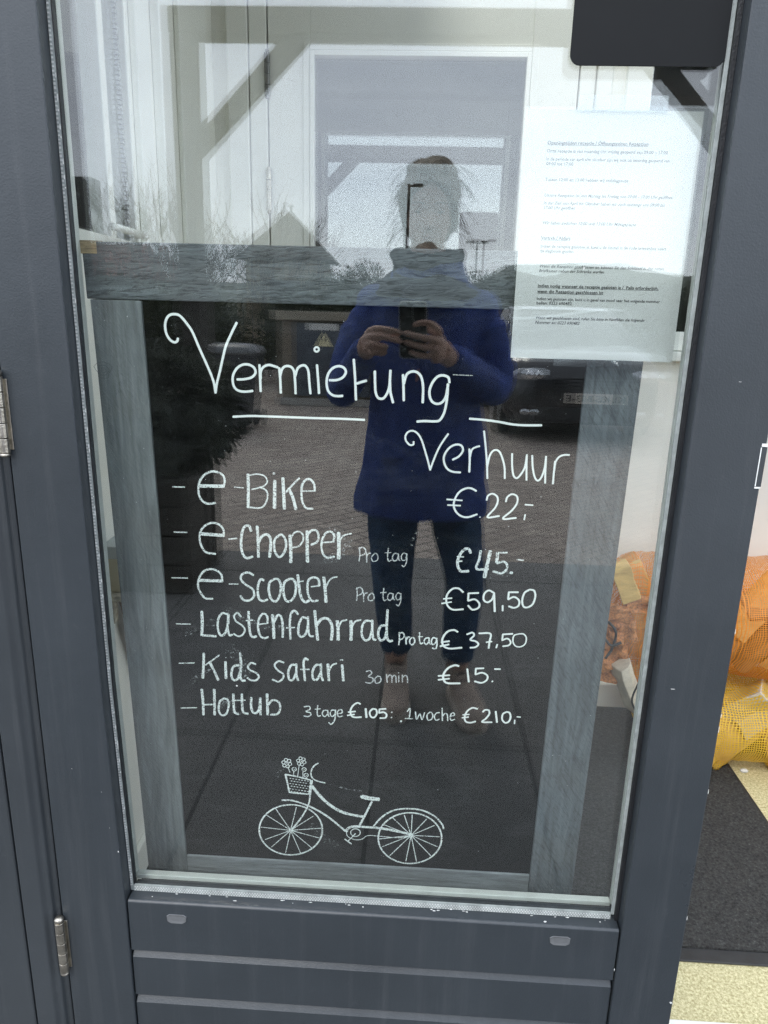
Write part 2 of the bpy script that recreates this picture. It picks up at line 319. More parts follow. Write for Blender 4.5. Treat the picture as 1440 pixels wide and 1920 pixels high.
# ------------------------------------------------------------------ reception building
FZ = 0.03                                     # floor level inside
BACK = 1.31                                   # inner wall
bld = thing('reception_building', 'anthracite boarded front wall with white panelled entrance hall behind the glazed door', 'building', (0.45, 0.02, 0))
m = MB()
for k in range(8):                            # boarded wall left of the door frame, narrow dark gaps between boards
    x1 = -0.6262 - 0.145 * k; m.box((x1 - 0.139, -0.030, 0.0), (x1, 0.0, 2.6))
m.build('outer_wall', PAINT2, bld, 0.003)
m = MB()
for k in range(6):
    x0 = 1.70 + 0.145 * k; m.box((x0, -0.030, 0.0), (x0 + 0.139, 0.0, 2.6))
m.build('outer_wall', PAINT2, bld, 0.003)
m = MB(); m.box((-1.85, -0.030, 2.604), (2.57, 0.2, 3.0)); m.build('fascia', PAINT2, bld, 0.004)
m = MB(); m.box((-1.85, 0.002, 0.0), (-0.6225, 0.12, 2.6)); m.build('inner_lining', WHITE, bld)
m = MB(); m.box((1.70, 0.002, 0.0), (2.57, 0.12, 2.6)); m.build('inner_lining', WHITE, bld)
# door frame: stepped profile on the left, head, right post
m = MB()
prof = [(-0.6215, -0.034), (-0.589, -0.034), (-0.583, -0.028), (-0.576, -0.028), (-0.572, -0.021), (-0.5645, -0.020), (-0.5645, 0.012), (-0.6215, 0.012)]
m.prism(prof, lambda u, v, h: Vector((u, v, h)), 0.0, 2.6)
m.box((-0.6195, 0.014, 0.0), (-0.566, 0.12, 2.6))
m.build('door_frame', PAINT2, bld, 0.002)
m = MB(); m.box((1.61, -0.034, 0.0), (1.69, 0.12, 2.6)); m.box((-0.5625, -0.034, 2.262), (1.607, 0.12, 2.6)); m.build('door_frame', PAINT2, bld, 0.003)
m = MB(); m.box((-0.562, 0.045, 0.004), (1.605, 0.128, 0.034)); m.box((-0.562, 0.085, 0.0345), (1.605, 0.095, 0.0385)); m.build('threshold', WHITE2, bld, 0.002)
# entrance hall shell
LX = -0.62                                    # left side wall with a high window
m = MB()
m.box((LX - 0.08, 0.1205, 0), (LX, 0.20, 2.62)); m.box((LX - 0.08, 0.20, 0), (LX, 0.64, 1.43)); m.box((LX - 0.08, 0.20, 2.40), (LX, 0.64, 2.62)); m.box((LX - 0.08, 0.64, 0), (LX, BACK + 0.1, 2.62))
m.build('side_wall', WHITE, bld)
m = MB()
m.box((LX - 0.04, 0.2005, 1.4305), (LX + 0.012, 0.6395, 1.462)); m.box((LX - 0.04, 0.2005, 2.36), (LX + 0.010, 0.6395, 2.3995)); m.box((LX - 0.04, 0.2005, 1.4625), (LX + 0.010, 0.235, 2.3595)); m.box((LX - 0.04, 0.628, 1.4625), (LX + 0.010, 0.6395, 2.3595)); m.box((LX - 0.035, 0.505, 1.4625), (LX + 0.006, 0.530, 2.3595))
m.box((LX + 0.0005, 0.672, 1.40), (LX + 0.016, 0.745, 2.61)); m.box((LX + 0.0005, 0.80, 0.14), (LX + 0.022, 0.872, 2.61)); m.box((LX + 0.0005, 0.965, 0.14), (LX + 0.014, 1.20, 2.61))
wl = m.build('window', WHITE2, bld, 0.003)
p = MB(); p.box((LX - 0.020, 0.235, 1.462), (LX - 0.014, 0.628, 2.36)); p.build('pane', GLASS, wl)
g = MB()
for k in range(100): g.box((LX - 0.012, 0.6190, 1.465 + 0.009 * k), (LX - 0.004, 0.6275, 1.465 + 0.009 * k + 0.006))
g.build('spacer', ALU, wl)
h = MB(); h.tube([(LX + 0.035, 0.44, 1.475), (LX + 0.035, 0.61, 1.475)], 0.007, 12); h.tube([(LX + 0.01, 0.60, 1.475), (LX + 0.035, 0.60, 1.475)], 0.007, 10); h.build('handle', WHITE2, wl, smooth=True)
# right side wall; its large unseen window is added to brighten the hall
m = MB()
m.box((1.95, 0.1205, 0), (2.03, 0.20, 2.62)); m.box((1.95, 0.20, 0), (2.03, 1.22, 0.30)); m.box((1.95, 0.20, 2.45), (2.03, 1.22, 2.62)); m.box((1.95, 1.22, 0), (2.03, BACK + 0.1, 2.62))
m.build('side_wall', WHITE, bld)
m = MB(); m.box((1.96, 0.2005, 0.3005), (2.01, 0.25, 2.4495)); m.box((1.96, 1.17, 0.3005), (2.01, 1.2195, 2.4495)); m.box((1.96, 0.2505, 0.3005), (2.01, 1.1695, 0.35)); m.box((1.96, 0.2505, 2.40), (2.01, 1.1695, 2.4495)); fill_window = m.build('window', WHITE2, bld, 0.003)
p = MB(); p.box((1.98, 0.251, 0.351), (1.985, 1.169, 2.399)); p.build('pane', GLASS, fill_window)
m = MB()                                      # ceiling with an unseen skylight added to brighten the hall
m.box((-1.36, 0.205, 2.621), (-0.15, BACK + 0.1, 2.70)); m.box((1.88, 0.205, 2.621), (2.03, BACK + 0.1, 2.70)); m.box((-0.15, 0.205, 2.621), (1.88, 0.28, 2.70)); m.box((-0.15, 1.22, 2.621), (1.88, BACK + 0.1, 2.70)); m.box((-1.36, BACK + 0.101, 2.621), (2.03, 5.0, 2.70))
m.build('ceiling', WHITE, bld)
m = MB(); m.box((-0.20, 0.24, 2.701), (-0.145, 1.26, 2.74)); m.box((1.875, 0.24, 2.701), (1.93, 1.26, 2.74)); m.box((-0.1445, 0.24, 2.701), (1.8745, 0.285, 2.74)); m.box((-0.1445, 1.215, 2.701), (1.8745, 1.26, 2.74)); m.box((1.16, 0.2855, 2.701), (1.20, 1.2145, 2.74)); rl = m.build('fill_rooflight', WHITE2, bld, 0.003)
m = MB(); m.box((-0.1445, 0.2855, 2.715), (1.1595, 1.2145, 2.721)); m.box((1.2005, 0.2855, 2.715), (1.8745, 1.2145, 2.721)); m.build('pane', GLASS, rl)
# back wall with: sidelight left (-1.20..-.66), doorway (-.50..+.47), window right (.61..1.75)
m = MB()
m.box((LX, BACK, FZ), (-0.515, BACK + 0.1, 2.62))
m.box((-0.515, BACK, 2.255), (0.462, BACK + 0.1, 2.62))
m.box((0.462, BACK, FZ), (0.55, BACK + 0.1, 2.62)); m.box((0.55, BACK, FZ), (1.75, BACK + 0.1, 1.25)); m.box((0.55, BACK, 2.30), (1.75, BACK + 0.1, 2.62))
m.box((1.75, BACK, FZ), (1.95, BACK + 0.1, 2.62))
m.build('inner_wall', WHITE, bld)
m = MB(); m.box((-0.513, BACK - 0.012, FZ), (-0.4635, BACK + 0.06, 2.25)); m.box((0.417, BACK - 0.012, FZ), (0.460, BACK + 0.06, 2.25)); m.box((-0.463, BACK - 0.012, 2.205), (0.4165, BACK + 0.06, 2.25))
m.box((-0.575, BACK - 0.020, FZ), (-0.516, BACK - 0.001, 2.30)); m.box((0.463, BACK - 0.020, FZ), (0.505, BACK - 0.001, 2.30))
m.build('inner_door_casing', WHITE2, bld, 0.003)
def window(x0, x1, z0, z1, bar=None):
    f = MB()
    f.box((x0 - 0.04, BACK - 0.025, z0 - 0.055), (x1 + 0.04, BACK + 0.05, z0)); f.box((x0 - 0.04, BACK - 0.02, z1), (x1 + 0.04, BACK + 0.05, z1 + 0.05))
    f.box((x0 - 0.04, BACK - 0.02, z0), (x0 + 0.03, BACK + 0.05, z1)); f.box((x1 - 0.03, BACK - 0.02, z0), (x1 + 0.04, BACK + 0.05, z1))
    if bar: f.box((bar - 0.02, BACK - 0.014, z0), (bar + 0.02, BACK + 0.04, z1))
    fo = f.build('window', WHITE2, bld, 0.003)
    s = MB(); s.box((x0 - 0.06, BACK - 0.06, z0 - 0.085), (x1 + 0.06, BACK - 0.001, z0 - 0.057)); s.build('sill', WHITE2, fo, 0.004)
    p = MB(); p.box((x0 + 0.028, BACK + 0.008, z0), (x1 - 0.028, BACK + 0.016, z1)); p.build('pane', GLASS, fo)
    g = MB()
    for sx in (x0 + 0.030, x1 - 0.037):
        for k in range(int((z1 - z0) / 0.009)): g.box((sx, BACK + 0.004, z0 + 0.009 * k), (sx + 0.007, BACK + 0.0075, z0 + 0.009 * k + 0.006))
    g.build('spacer', ALU, fo)
    return fo
window(0.585, 1.75, 1.30, 2.26)
m = MB(); m.box((LX + 0.0005, 0.123, FZ), (LX + 0.014, 0.963, FZ + 0.085)); m.build('skirting', WHITE2, bld, 0.003)
m = MB(); m.box((0.51, BACK - 0.018, FZ), (1.945, BACK - 0.001, FZ + 0.09)); m.build('skirting', WHITE2, bld, 0.003)
# dim room behind the inner wall
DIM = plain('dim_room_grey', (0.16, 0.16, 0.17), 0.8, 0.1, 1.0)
m = MB(); m.box((-1.36, 4.9, 0), (2.03, 5.0, 2.62)); m.box((-1.36, 0.122, 0), (-1.30, 4.9, 2.62)); m.box((1.97, BACK + 0.1, 0), (2.03, 4.9, 2.62)); m.build('room_wall', DIM, bld)
# hall floor
FLOOR = speckle('pale_aggregate', (0.34, 0.29, 0.13), (0.76, 0.71, 0.44), 170.0, 0.8, 0.5, (0.86, 0.82, 0.60))
m = MB(); m.box((LX, 0.1285, -0.006), (1.95, BACK, FZ)); kind(m.build('hall_floor', FLOOR), 'structure')
m = MB(); m.box((-1.30, BACK + 0.001, -0.006), (1.97, 4.9, FZ - 0.002)); kind(m.build('room_floor', DIM), 'structure')

# ------------------------------------------------------------------ inner door
idr = thing('inner_door', 'white inner door with a large glass pane at the back of the hall', 'door', (-0.49, BACK, FZ))
m = MB(); yA, yB = BACK - 0.008, BACK + 0.036; PL, PR, PT = -0.328, 0.267, 2.025
m.box((-0.4595, yA, FZ + 0.005), (PL - 0.012, yB, 2.20)); m.box((PR + 0.012, yA, FZ + 0.005), (0.4135, yB, 2.20)); m.box((PL - 0.012, yA, PT + 0.012), (PR + 0.012, yB, 2.20)); m.box((PL - 0.012, yA, FZ + 0.005), (PR + 0.012, yB, 0.42))
m.build('leaf', WHITE2, idr, 0.002)
m = MB()
for (a, b) in (((PL - 0.012, 0.42), (PL, PT + 0.012)), ((PR, 0.42), (PR + 0.012, PT + 0.012)), ((PL, 0.42), (PR, 0.432)), ((PL, PT), (PR, PT + 0.012))):
    m.box((a[0], yA - 0.007, a[1]), (b[0], yA + 0.022, b[1]))
m.box((PL - 0.032, yA - 0.004, 0.40), (PL - 0.014, yA - 0.0005, PT + 0.032)); m.box((PR + 0.014, yA - 0.004, 0.40), (PR + 0.032, yA - 0.0005, PT + 0.032)); m.box((PL - 0.012, yA - 0.004, PT + 0.014), (PR + 0.012, yA - 0.0005, PT + 0.032))
m.build('glazing_bead', WHITE2, idr, 0.0015)
m = MB(); m.box((PL - 0.0005, BACK + 0.010, 0.4315), (PR + 0.0005, BACK + 0.015, PT + 0.0005)); m.box((PL - 0.0005, BACK + 0.025, 0.4315), (PR + 0.0005, BACK + 0.030, PT + 0.0005)); m.build('pane', GLASS, idr)
DKHINGE = plain('dull_hinge', (0.20, 0.20, 0.19), 0.4, 0.2, 50, metal=0.8)
for z, mt in ((1.975, DKHINGE), (1.672, STEEL), (0.35, STEEL)):
    m = MB()
    for k in range(4): m.tube([(-0.462, yA - 0.006, z - 0.055 + 0.0275 * k + 0.0008), (-0.462, yA - 0.006, z - 0.055 + 0.0275 * (k + 1) - 0.0008)], 0.008, 12)
    m.ell((-0.462, yA - 0.006, z + 0.058), (0.006, 0.006, 0.006), 10, 6); m.ell((-0.462, yA - 0.006, z - 0.058), (0.006, 0.006, 0.006), 10, 6)
    m.build('hinge', mt, idr)
m = MB(); m.box((0.35, yA - 0.006, 0.98), (0.385, yA - 0.001, 1.20)); m.tube([(0.368, yA - 0.005, 1.10), (0.368, yA - 0.05, 1.10), (0.25, yA - 0.055, 1.10)], 0.009, 10); m.build('handle', ALU, idr, 0.001)

# ------------------------------------------------------------------ glazed front door
dr = thing('front_door', 'anthracite painted door with a tall glass pane and grooved panel below', 'door', (-0.559, 0, 0.02))
XL, XR, ZB, ZT = -0.4660, 0.3570, 0.3870, 2.12
def xl(z):                                    # inner edge of the hinge stile, planed a little out of true
    for (z0, a), (z1, b) in zip(XLT, XLT[1:]):
        if z <= z1: return a + (b - a) * (z - z0) / (z1 - z0)
    return XLT[-1][1]
XLT = [(0.0, -0.4490), (0.387, -0.4500), (0.76, -0.4590), (1.36, -0.4645), (2.3, -0.4665)]
ZS = [0.02, 0.387, 0.50, 0.62, 0.76, 0.95, 1.15, 1.36, 1.8, 2.255]
m = MB(); m.rings([[Vector((x, y, z)) for x, y in ((-0.559, -0.028), (xl(z), -0.028), (xl(z) - 0.0010, 0.0), (xl(z) - 0.0010, 0.026), (-0.559, 0.026))] for z in ZS])
m.build('stile', PAINT, dr, 0.002)
m = MB(); m.prism([(0.3572, -0.028), (0.4560, -0.028), (0.4560, 0.026), (0.3574, 0.026)], lambda u, v, h: Vector((u, v, h)), 0.02, 2.255)
m.build('stile', PAINT, dr, 0.002)
m = MB(); m.box((-0.4655, -0.0275, ZT), (0.3568, 0.0255, 2.255)); m.build('top_rail', PAINT, dr, 0.002)
# lower panel: sloping sill under the glass, then boards with bevelled tops
bx0, bx1 = -0.4480, 0.3550
m = MB()
def boards(z1, z0, y=-0.0235):                # one board: bevelled top lip
    m.prism([(y + 0.010, z1), (y, z1 - 0.012), (y, z0), (0.02, z0), (0.02, z1)], lambda u, v, h: Vector((h, u, v)), bx0, bx1)
m.prism([(-0.0225, 0.3866), (-0.0255, 0.3836), (-0.0255, 0.2845), (0.022, 0.2845), (0.022, 0.3870), (-0.003, 0.3870)], lambda u, v, h: Vector((h, u, v)), bx0, bx1)
boards(0.2805, 0.1870); boards(0.1830, 0.0895); boards(0.0855, 0.022)
m.build('lower_panel', PAINT, dr, 0.0016)
# drain caps pressed into the top board
for px, pz in ((331, 1722), (1050, 1763)):
    c = glass_pt(px, pz, -0.026); m = MB()
    pts = [(-0.017, 0.004), (-0.012, 0.0075), (0.012, 0.0075), (0.017, 0.004), (0.016, -0.006), (0.010, -0.010), (-0.010, -0.010), (-0.016, -0.006)]
    m.rings([[c + Vector((p[0], 0.001, p[1])) for p in pts], [c + Vector((p[0] * 0.95, -0.0010, p[1] * 0.95)) for p in pts], [c + Vector((p[0] * 0.62, -0.0004, p[1] * 0.55)) for p in pts]])
    m.build('drain_cap', plain('drain_plastic', (0.13, 0.135, 0.14), 0.4, 0.1, 60.0), dr, smooth=False)
ZG = [z for z in ZS if z > 0.38] ; ZG[-1] = ZT
# seals: thin dotted weather strip, black rubber on the right, pale bead inside
m = MB(); m.rings([[Vector((xl(z) + a, y, z)) for a, y in ((0.0002, -0.0032), (0.0050, -0.0032), (0.0050, -0.0004), (0.0002, -0.0004))] for z in ZG]); m.box((xl(0.39) + 0.0055, -0.0045, ZB + 0.0003), (XR - 0.012, -0.0004, ZB + 0.0112))
m.build('weather_strip', SEAL, dr)
m = MB(); rnd = random.Random(3)
z = ZB + 0.01
while z < ZT:
    m.box((xl(z) + 0.0006, -0.0040, z), (xl(z) + 0.0030, -0.0031, z + 0.0024 * rnd.uniform(0.6, 1.2))); z += 0.0048
x = xl(0.39) + 0.007
while x < XR - 0.014:
    for q, dz in enumerate((0.0016, 0.0046, 0.0076)): m.box((x + 0.0022 * (q % 2), -0.0051, ZB + dz), (x + 0.0022 * (q % 2) + 0.0020, -0.0044, ZB + dz + 0.0017))
    x += 0.0044
m.build('spacer_dots', plain('bright_spacer', (0.55, 0.56, 0.55), 0.35, 0.2, 60.0), dr)
m = MB(); m.rings([[Vector((xl(z) + a, y, z)) for a, y in ((0.0054, -0.0028), (0.0068, -0.0028), (0.0068, -0.0004), (0.0054, -0.0004))] for z in ZG]); m.box((XR - 0.0058, -0.0065, ZB), (XR - 0.0002, -0.0005, ZT)); m.build('rubber_seal', RUBBER, dr)
m = MB(); m.box((XR - 0.0118, -0.003, ZB + 0.008), (XR - 0.0061, -0.0004, ZT)); m.build('edge_sealant', SEAL, dr, 0.0008)
m = MB()
m.rings([[Vector((xl(z) + a, y, z)) for a, y in ((-0.020, 0.0265), (-0.0045, 0.0265), (-0.0025, 0.0285), (-0.0025, 0.041), (-0.020, 0.041))] for z in ZG]); m.box((XR - 0.004, 0.0265, ZB), (XR + 0.016, 0.036, ZT)); m.box((xl(0.39) - 0.002, 0.0270, ZB - 0.004), (XR - 0.0045, 0.039, ZB + 0.0046)); m.box((XL + 0.003, 0.0270, ZT - 0.012), (XR - 0.0045, 0.039, ZT + 0.003))
m.build('inner_bead', OFFW, dr, 0.0012)
# sealed double glazing: flat outer pane, inner pane bowed by under two millimetres
BOW = 0.0030
NG = 28
def pane(y0, th, bow):
    mm = MB()
    for s, yy in ((0, y0), (1, y0 + th)):
        vs = []
        for j in range(NG + 1):
            for i in range(NG + 1):
                u, v = -1 + 2 * i / NG, -1 + 2 * j / NG
                vs.append((XL + 0.0003 + (XR - XL - 0.0006) * i / NG, yy + bow * (1 - u * u) * (1 - v * v), ZB + 0.0003 + (ZT - ZB - 0.0006) * j / NG))
        q = [(j*(NG+1)+i, j*(NG+1)+i+1, (j+1)*(NG+1)+i+1, (j+1)*(NG+1)+i) for j in range(NG) for i in range(NG)]
        mm.add(vs, [f if s == 0 else f[::-1] for f in q])
    o = bpy.data.meshes.new('glass_pane'); oo = org(dr)
    o.from_pydata([tuple(p - oo) for p in mm.v], [], mm.f); o.update(); o.materials.append(GLASS)
    for p in o.polygons: p.use_smooth = True
    ob = bpy.data.objects.new('glass_pane', o); COL.objects.link(ob); ob.parent = dr; ORG[ob.name] = oo
pane(0.0, 0.004, 0.0); pane(0.018, 0.004, BOW)
# hinges on the left, one at the height of the panel, one level with the headings, one above
for zc in (0.2935, 1.185, 2.08):
    hx, hy = -0.5610, -0.036
    m = MB(); L = 0.104
    for k in range(5): m.tube([(hx, hy, zc - L/2 + L/5*k + 0.0006), (hx, hy, zc - L/2 + L/5*(k+1) - 0.0006)], 0.0075, 14)
    m.box((hx + 0.001, -0.030, zc - L/2 + 0.004), (hx + 0.0098, -0.0284, zc + L/2 - 0.004))
    hg = m.build('hinge', STEEL, dr, 0.0006)
    p = MB(); p.ell((hx, hy, zc + L/2 + 0.004), (0.0078, 0.0078, 0.006), 14, 8); p.ell((hx, hy, zc - L/2 - 0.002), (0.0072, 0.0072, 0.004), 14, 8); p.build('pin', STEEL, hg, smooth=True)
# lock strike in the free edge
m = MB(); m.box((0.4500, -0.0286, 1.122), (0.4568, -0.0275, 1.175)); m.build('strike_plate', PAINT2, dr)
m = MB(); m.box((0.4488, -0.0288, 1.1225), (0.4499, -0.0279, 1.1745)); m.box((0.4488, -0.0288, 1.1195), (0.4562, -0.0279, 1.1217)); m.box((0.4495, -0.0288, 1.1755), (0.4566, -0.0279, 1.1795)); m.build('strike_edge', CHIP, dr)
# flaked paint: edges of the stile, sill and frame
m = MB(); rnd = random.Random(11)
def flake(c, sx, sz, yy):
    n = 7; pts = [c + Vector((math.cos(2*math.pi*k/n) * sx * rnd.uniform(0.5, 1.1), 0, math.sin(2*math.pi*k/n) * sz * rnd.uniform(0.5, 1.1))) for k in range(n)]
    m.rings([[Vector((p.x, yy, p.z)) for p in pts], [Vector((p.x, yy - 0.0005, p.z)) for p in pts]])
for k in range(22):
    x = rnd.uniform(-0.44, 0.35); y = -0.0062 - 0.010 * rnd.random() ** 3; sx, sy = rnd.uniform(0.0006, 0.0035), rnd.uniform(0.0004, 0.0009); pts = [Vector((x + math.cos(a) * sx * rnd.uniform(0.5, 1.2), y + math.sin(a) * sy * rnd.uniform(0.6, 1.2), 0.3871)) for a in [2 * math.pi * i / 8 for i in range(8)]]
    m.rings([pts, [p + Vector((0, 0, 0.0004)) for p in pts]])
for px, py, sx, sz in ((1258,1880,.003,.003),(1095,503,.0015,.004),(1022,1728,.004,.002),(444,1286,.002,.002),(222,1597,.0016,.002),(845,1705,.004,.0015),(1152,1818,.001,.004),(1388,716,.004,.0004),(1262,1292,.006,.0004)):
    flake(glass_pt(px, py, -0.0283), sx * 0.7, sz * 0.7, -0.0281)
for k in range(46):
    z = rnd.uniform(0.4, 1.9); flake(Vector((xl(z) + 0.0042, 0, z)), 0.0008, rnd.uniform(0.001, 0.005), -0.0032)
for k in range(8):
    z = rnd.uniform(0.2, 1.0); flake(Vector((0.4555, 0, z)), 0.0004, rnd.uniform(0.001, 0.007), -0.0281)
for k in range(4):
    flake(Vector((rnd.choice((rnd.uniform(-0.55, -0.46), rnd.uniform(0.36, 0.45))), 0, rnd.uniform(0.1, 1.7))), rnd.uniform(0.0002, 0.0005), rnd.uniform(0.0002, 0.0005), -0.0281)
kind(m.build('flaked_paint', CHIP, dr), 'stuff')

# ------------------------------------------------------------------ black card on the outside of the glass (its code is left out)
qb = MB()
def rrect(x0, x1, z0, z1, r, n=6):
    ps = []
    for cx_, cz_, a0 in ((x1 - r, z1 - r, 0), (x0 + r, z1 - r, 90), (x0 + r, z0 + r, 180), (x1 - r, z0 + r, 270)):
        for k in range(n + 1): a = R(a0 + 90 * k / n); ps.append((cx_ + r * math.cos(a), cz_ + r * math.sin(a)))
    return ps
qb.prism(rrect(0.1640, 0.3445, 1.6195, 1.800, 0.012), lambda u, v, h: Vector((u, h, v)), -0.0060, -0.0044)
CARD = plain('black_card', (0.012, 0.013, 0.014), 0.5, 0.1, 10.0, 0.03, 150.0, spec=0.12)
qo = qb.build('sign_card', CARD, None, 0.0005); tag(qo, 'blank black plastic card with rounded corners stuck on the glass', 'sign')

# ------------------------------------------------------------------ laminated notice inside the glass
YN = 0.0265
def npt(px, py, y=YN): return glass_pt(px, py, y)
nt_ = thing('notice', 'white laminated opening hours notice taped inside the door glass', 'notice', (0.225, YN, 1.28))
a, b, c, d_ = npt(985, 203), npt(1318, 210), npt(1263, 678), npt(962, 672)
nx0, nx1, nz0, nz1 = (a.x + d_.x) / 2, (b.x + c.x) / 2, (c.z + d_.z) / 2, (a.z + b.z) / 2
PAPER = plain('paper', (0.74, 0.735, 0.715), 0.6, 0.015, 5.0)
NI, NJ = 12, 16
def sheet(x0, x1, z0, z1, y, th, wob):
    mm = MB(); gr = lambda yy: [Vector((x0 + (x1-x0)*i/NI, yy + wob * mnoise.noise(((x0 + (x1-x0)*i/NI) * 9, (z0 + (z1-z0)*j/NJ) * 9, 2.0)), z0 + (z1-z0)*j/NJ)) for j in range(NJ+1) for i in range(NI+1)]
    q = [(j*(NI+1)+i, j*(NI+1)+i+1, (j+1)*(NI+1)+i+1, (j+1)*(NI+1)+i) for j in range(NJ) for i in range(NI)]
    mm.add(gr(y), q); mm.add(gr(y + th), [f[::-1] for f in q]); return mm
sheet(nx0, nx1, nz0, nz1, YN + 0.0004, 0.0002, 0.0).build('paper', PAPER, nt_, smooth=True)
sheet(nx0 - 0.0035, nx1 + 0.005, nz0 - 0.004, nz1 + 0.003, YN - 0.0012, 0.0004, 0.0009).build('laminate', glass_mat('laminate_film', 0.06, (0.97, 0.98, 0.98), 0.9), nt_, smooth=True)
def tape(x0, x1, z0, z1, y):
    return sheet(x0, x1, z0, z1, y, 0.0003, 0.002)
TAPE = glass_mat('tape_film', 0.10, (0.88, 0.91, 0.92), 0.9)
p0, p1 = npt(1038, 672), npt(1182, 690); tape(p0.x, p1.x, p1.z, p0.z, YN - 0.002).build('tape', TAPE, nt_, smooth=True)
p0, p1 = npt(1085, 178), npt(1250, 212); tape(p0.x, p1.x, p1.z, p0.z, YN - 0.002).build('tape', TAPE, nt_, smooth=True)
INK = plain('printer_ink', (0.035, 0.035, 0.04), 0.6, 0.1, 30.0)
LINES = [  # zoom origin y, text, x0, x1, baseline y, style
 (190,'Openingstijden receptie / Öffnungszeiten Rezeption',296,946,275,'u'),(190,'Onze receptie is van maandag t/m vrijdag geopend van 09:00 – 17:00',292,1070,327,''),
 (190,'In de periode van april t/m oktober zijn wij ook op zaterdag geopend van',288,1082,379,''),(190,'09:00 tot 17:00',288,462,410,''),
 (190,'Tussen 12:00 en 13:00 hebben wij middagpauze',281,816,511,''),(190,'Unsere Rezeption ist von Montag bis Freitag von 09:00 - 17:00 Uhr geöffnet.',274,1104,612,'i'),
 (190,'In der Zeit von April bis Oktober haben wir auch samstags von 09:00 bis',270,1052,662,'i'),(190,'17:00 Uhr geöffnet',268,474,692,'i'),
 (190,'Wir haben zwischen 12:00 und 13:00 Uhr Mittagspause',262,866,790,'i'),(190,'Vertrek / Abfart',255,443,887,'u'),
 (430,'Indien de receptie gesloten is, kunt u de sleutel in de rode brievenbus naast',251,1060,117,''),(430,'de slagboom gooien',249,462,147,''),
 (430,'Wenn die Rezeption geschlossen ist, können Sie den Schlüssel in den roten',243,1045,245,'i'),(430,'Briefkasten neben der Schranke werfen',240,661,274,'i'),
 (430,'Indien nodig wanneer de receptie gesloten is /  Falls erforderlich,',233,1012,371,'ub'),(430,'wenn die Rezeption geschlossen ist',231,656,407,'ub'),
 (430,'Indien wij gesloten zijn, kunt u in geval van nood naar het volgende nummer',226,1020,454,''),(430,'bellen: 0223 690482',225,452,482,''),
 (430,'Wenn wir geschlossen sind, rufen Sie bitte in Notfällen die folgende',217,921,576,'i'),(430,'Nummer an: 0223 690482',215,502,606,'i')]
def text_mesh(body, shear=0.0, off=0.0):
    cu = bpy.data.curves.new('t', 'FONT'); cu.body = body; cu.size = 1.0; cu.shear = shear; cu.offset = off; cu.resolution_u = 2
    ob = bpy.data.objects.new('t', cu); COL.objects.link(ob)
    me = bpy.data.meshes.new_from_object(ob.evaluated_get(bpy.context.evaluated_depsgraph_get()))
    vs = [v.co.copy() for v in me.vertices]; fs = [tuple(p.vertices) for p in me.polygons]
    bpy.data.objects.remove(ob); bpy.data.curves.remove(cu); bpy.data.meshes.remove(me); return vs, fs
ink = MB(); inkh = MB()
for oy, s, x0, x1, by, st in LINES:
    k = 1440 / 420.0; A = npt(940 + x0 / k, oy + by / k); B = npt(940 + x1 / k, oy + (by + 0.006 * (x1 - x0)) / k)
    vs, fs = text_mesh(s, 0.25 if 'i' in st else 0.0, 0.020 if 'u' in st else 0.010)
    wd = max(v.x for v in vs); sc = (B.x - A.x) / wd; sh = min(max(sc, 0.0042), 0.0056)
    f = lambda v: Vector((A.x + v.x * sc, YN + 0.0001, A.z + v.y * sh))
    t = inkh if 'u' in st else ink
    t.add([f(v) for v in vs], fs)
    if 'u' in st: t.box((A.x, YN + 0.00005, A.z - 0.0009), (B.x, YN + 0.0002, A.z - 0.0005))
ink.build('printed_text', INK, nt_); inkh.build('printed_heading', INK, nt_)
# ------------------------------------------------------------------ chalkboard leaning behind the glass
LEAN = R(3.2); BT = math.tan(LEAN)
BU = Vector((0, -math.sin(LEAN), math.cos(LEAN))); BN = Vector((0, -math.cos(LEAN), -math.sin(LEAN))); B0 = Vector((0, 0.045, 1.41))
def board_uv(px, py):
    r = ray(px, py); p = CAM + r * ((B0 - CAM).dot(BN) / r.dot(BN)); q = p - B0; return q.x, q.dot(BU)
def bP(u, v, h): return B0 + Vector((u, 0, 0)) + BU * v + BN * h
cb = thing('chalkboard', 'black rental price chalkboard in a grey stained wooden frame behind the door glass', 'chalkboard', (-0.08, 0.12, FZ))
bl, br, il, ir = -0.4655, 0.3080, -0.3895, 0.2310
vt, vti, vb, vbi = 0.005, -0.071, -1.382, -1.040      # top of frame, underside of top rail, feet, top of bottom rail
def bbox(u0, u1, v0, v1, h0, h1):
    m = MB(); m.obox(bP((u0+u1)/2, (v0+v1)/2, (h0+h1)/2), Vector(((u1-u0)/2, 0, 0)), BN * ((h1-h0)/2), BU * ((v1-v0)/2)); return m
FRW = wood_paint('grey_stain_rail', (0.105, 0.122, 0.130), 'X'); FRS = wood_paint('grey_stain_post', (0.120, 0.140, 0.153), 'Z', saw=0.32); FRL = wood_paint('lit_stain_post', (0.165, 0.185, 0.190), 'Z', saw=0.06); FRB = wood_paint('lit_stain_rail', (0.22, 0.245, 0.26), 'X', saw=0.15)  # left post and bottom rail lightened in colour to replace missing bounce light
bbox(bl, br, vti + 0.0008, vt, -0.018, 0.0055).build('top_rail', FRW, cb, 0.0012)
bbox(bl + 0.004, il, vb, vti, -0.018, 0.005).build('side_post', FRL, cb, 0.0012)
bbox(ir, br, vb, vti, -0.018, 0.005).build('side_post', FRS, cb, 0.0012)
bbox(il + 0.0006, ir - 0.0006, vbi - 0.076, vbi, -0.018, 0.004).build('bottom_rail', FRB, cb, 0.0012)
bbox(il - 0.01, ir + 0.01, vbi - 0.02, vti + 0.012, -0.010, 0.0).build('panel', BLACKB, cb)
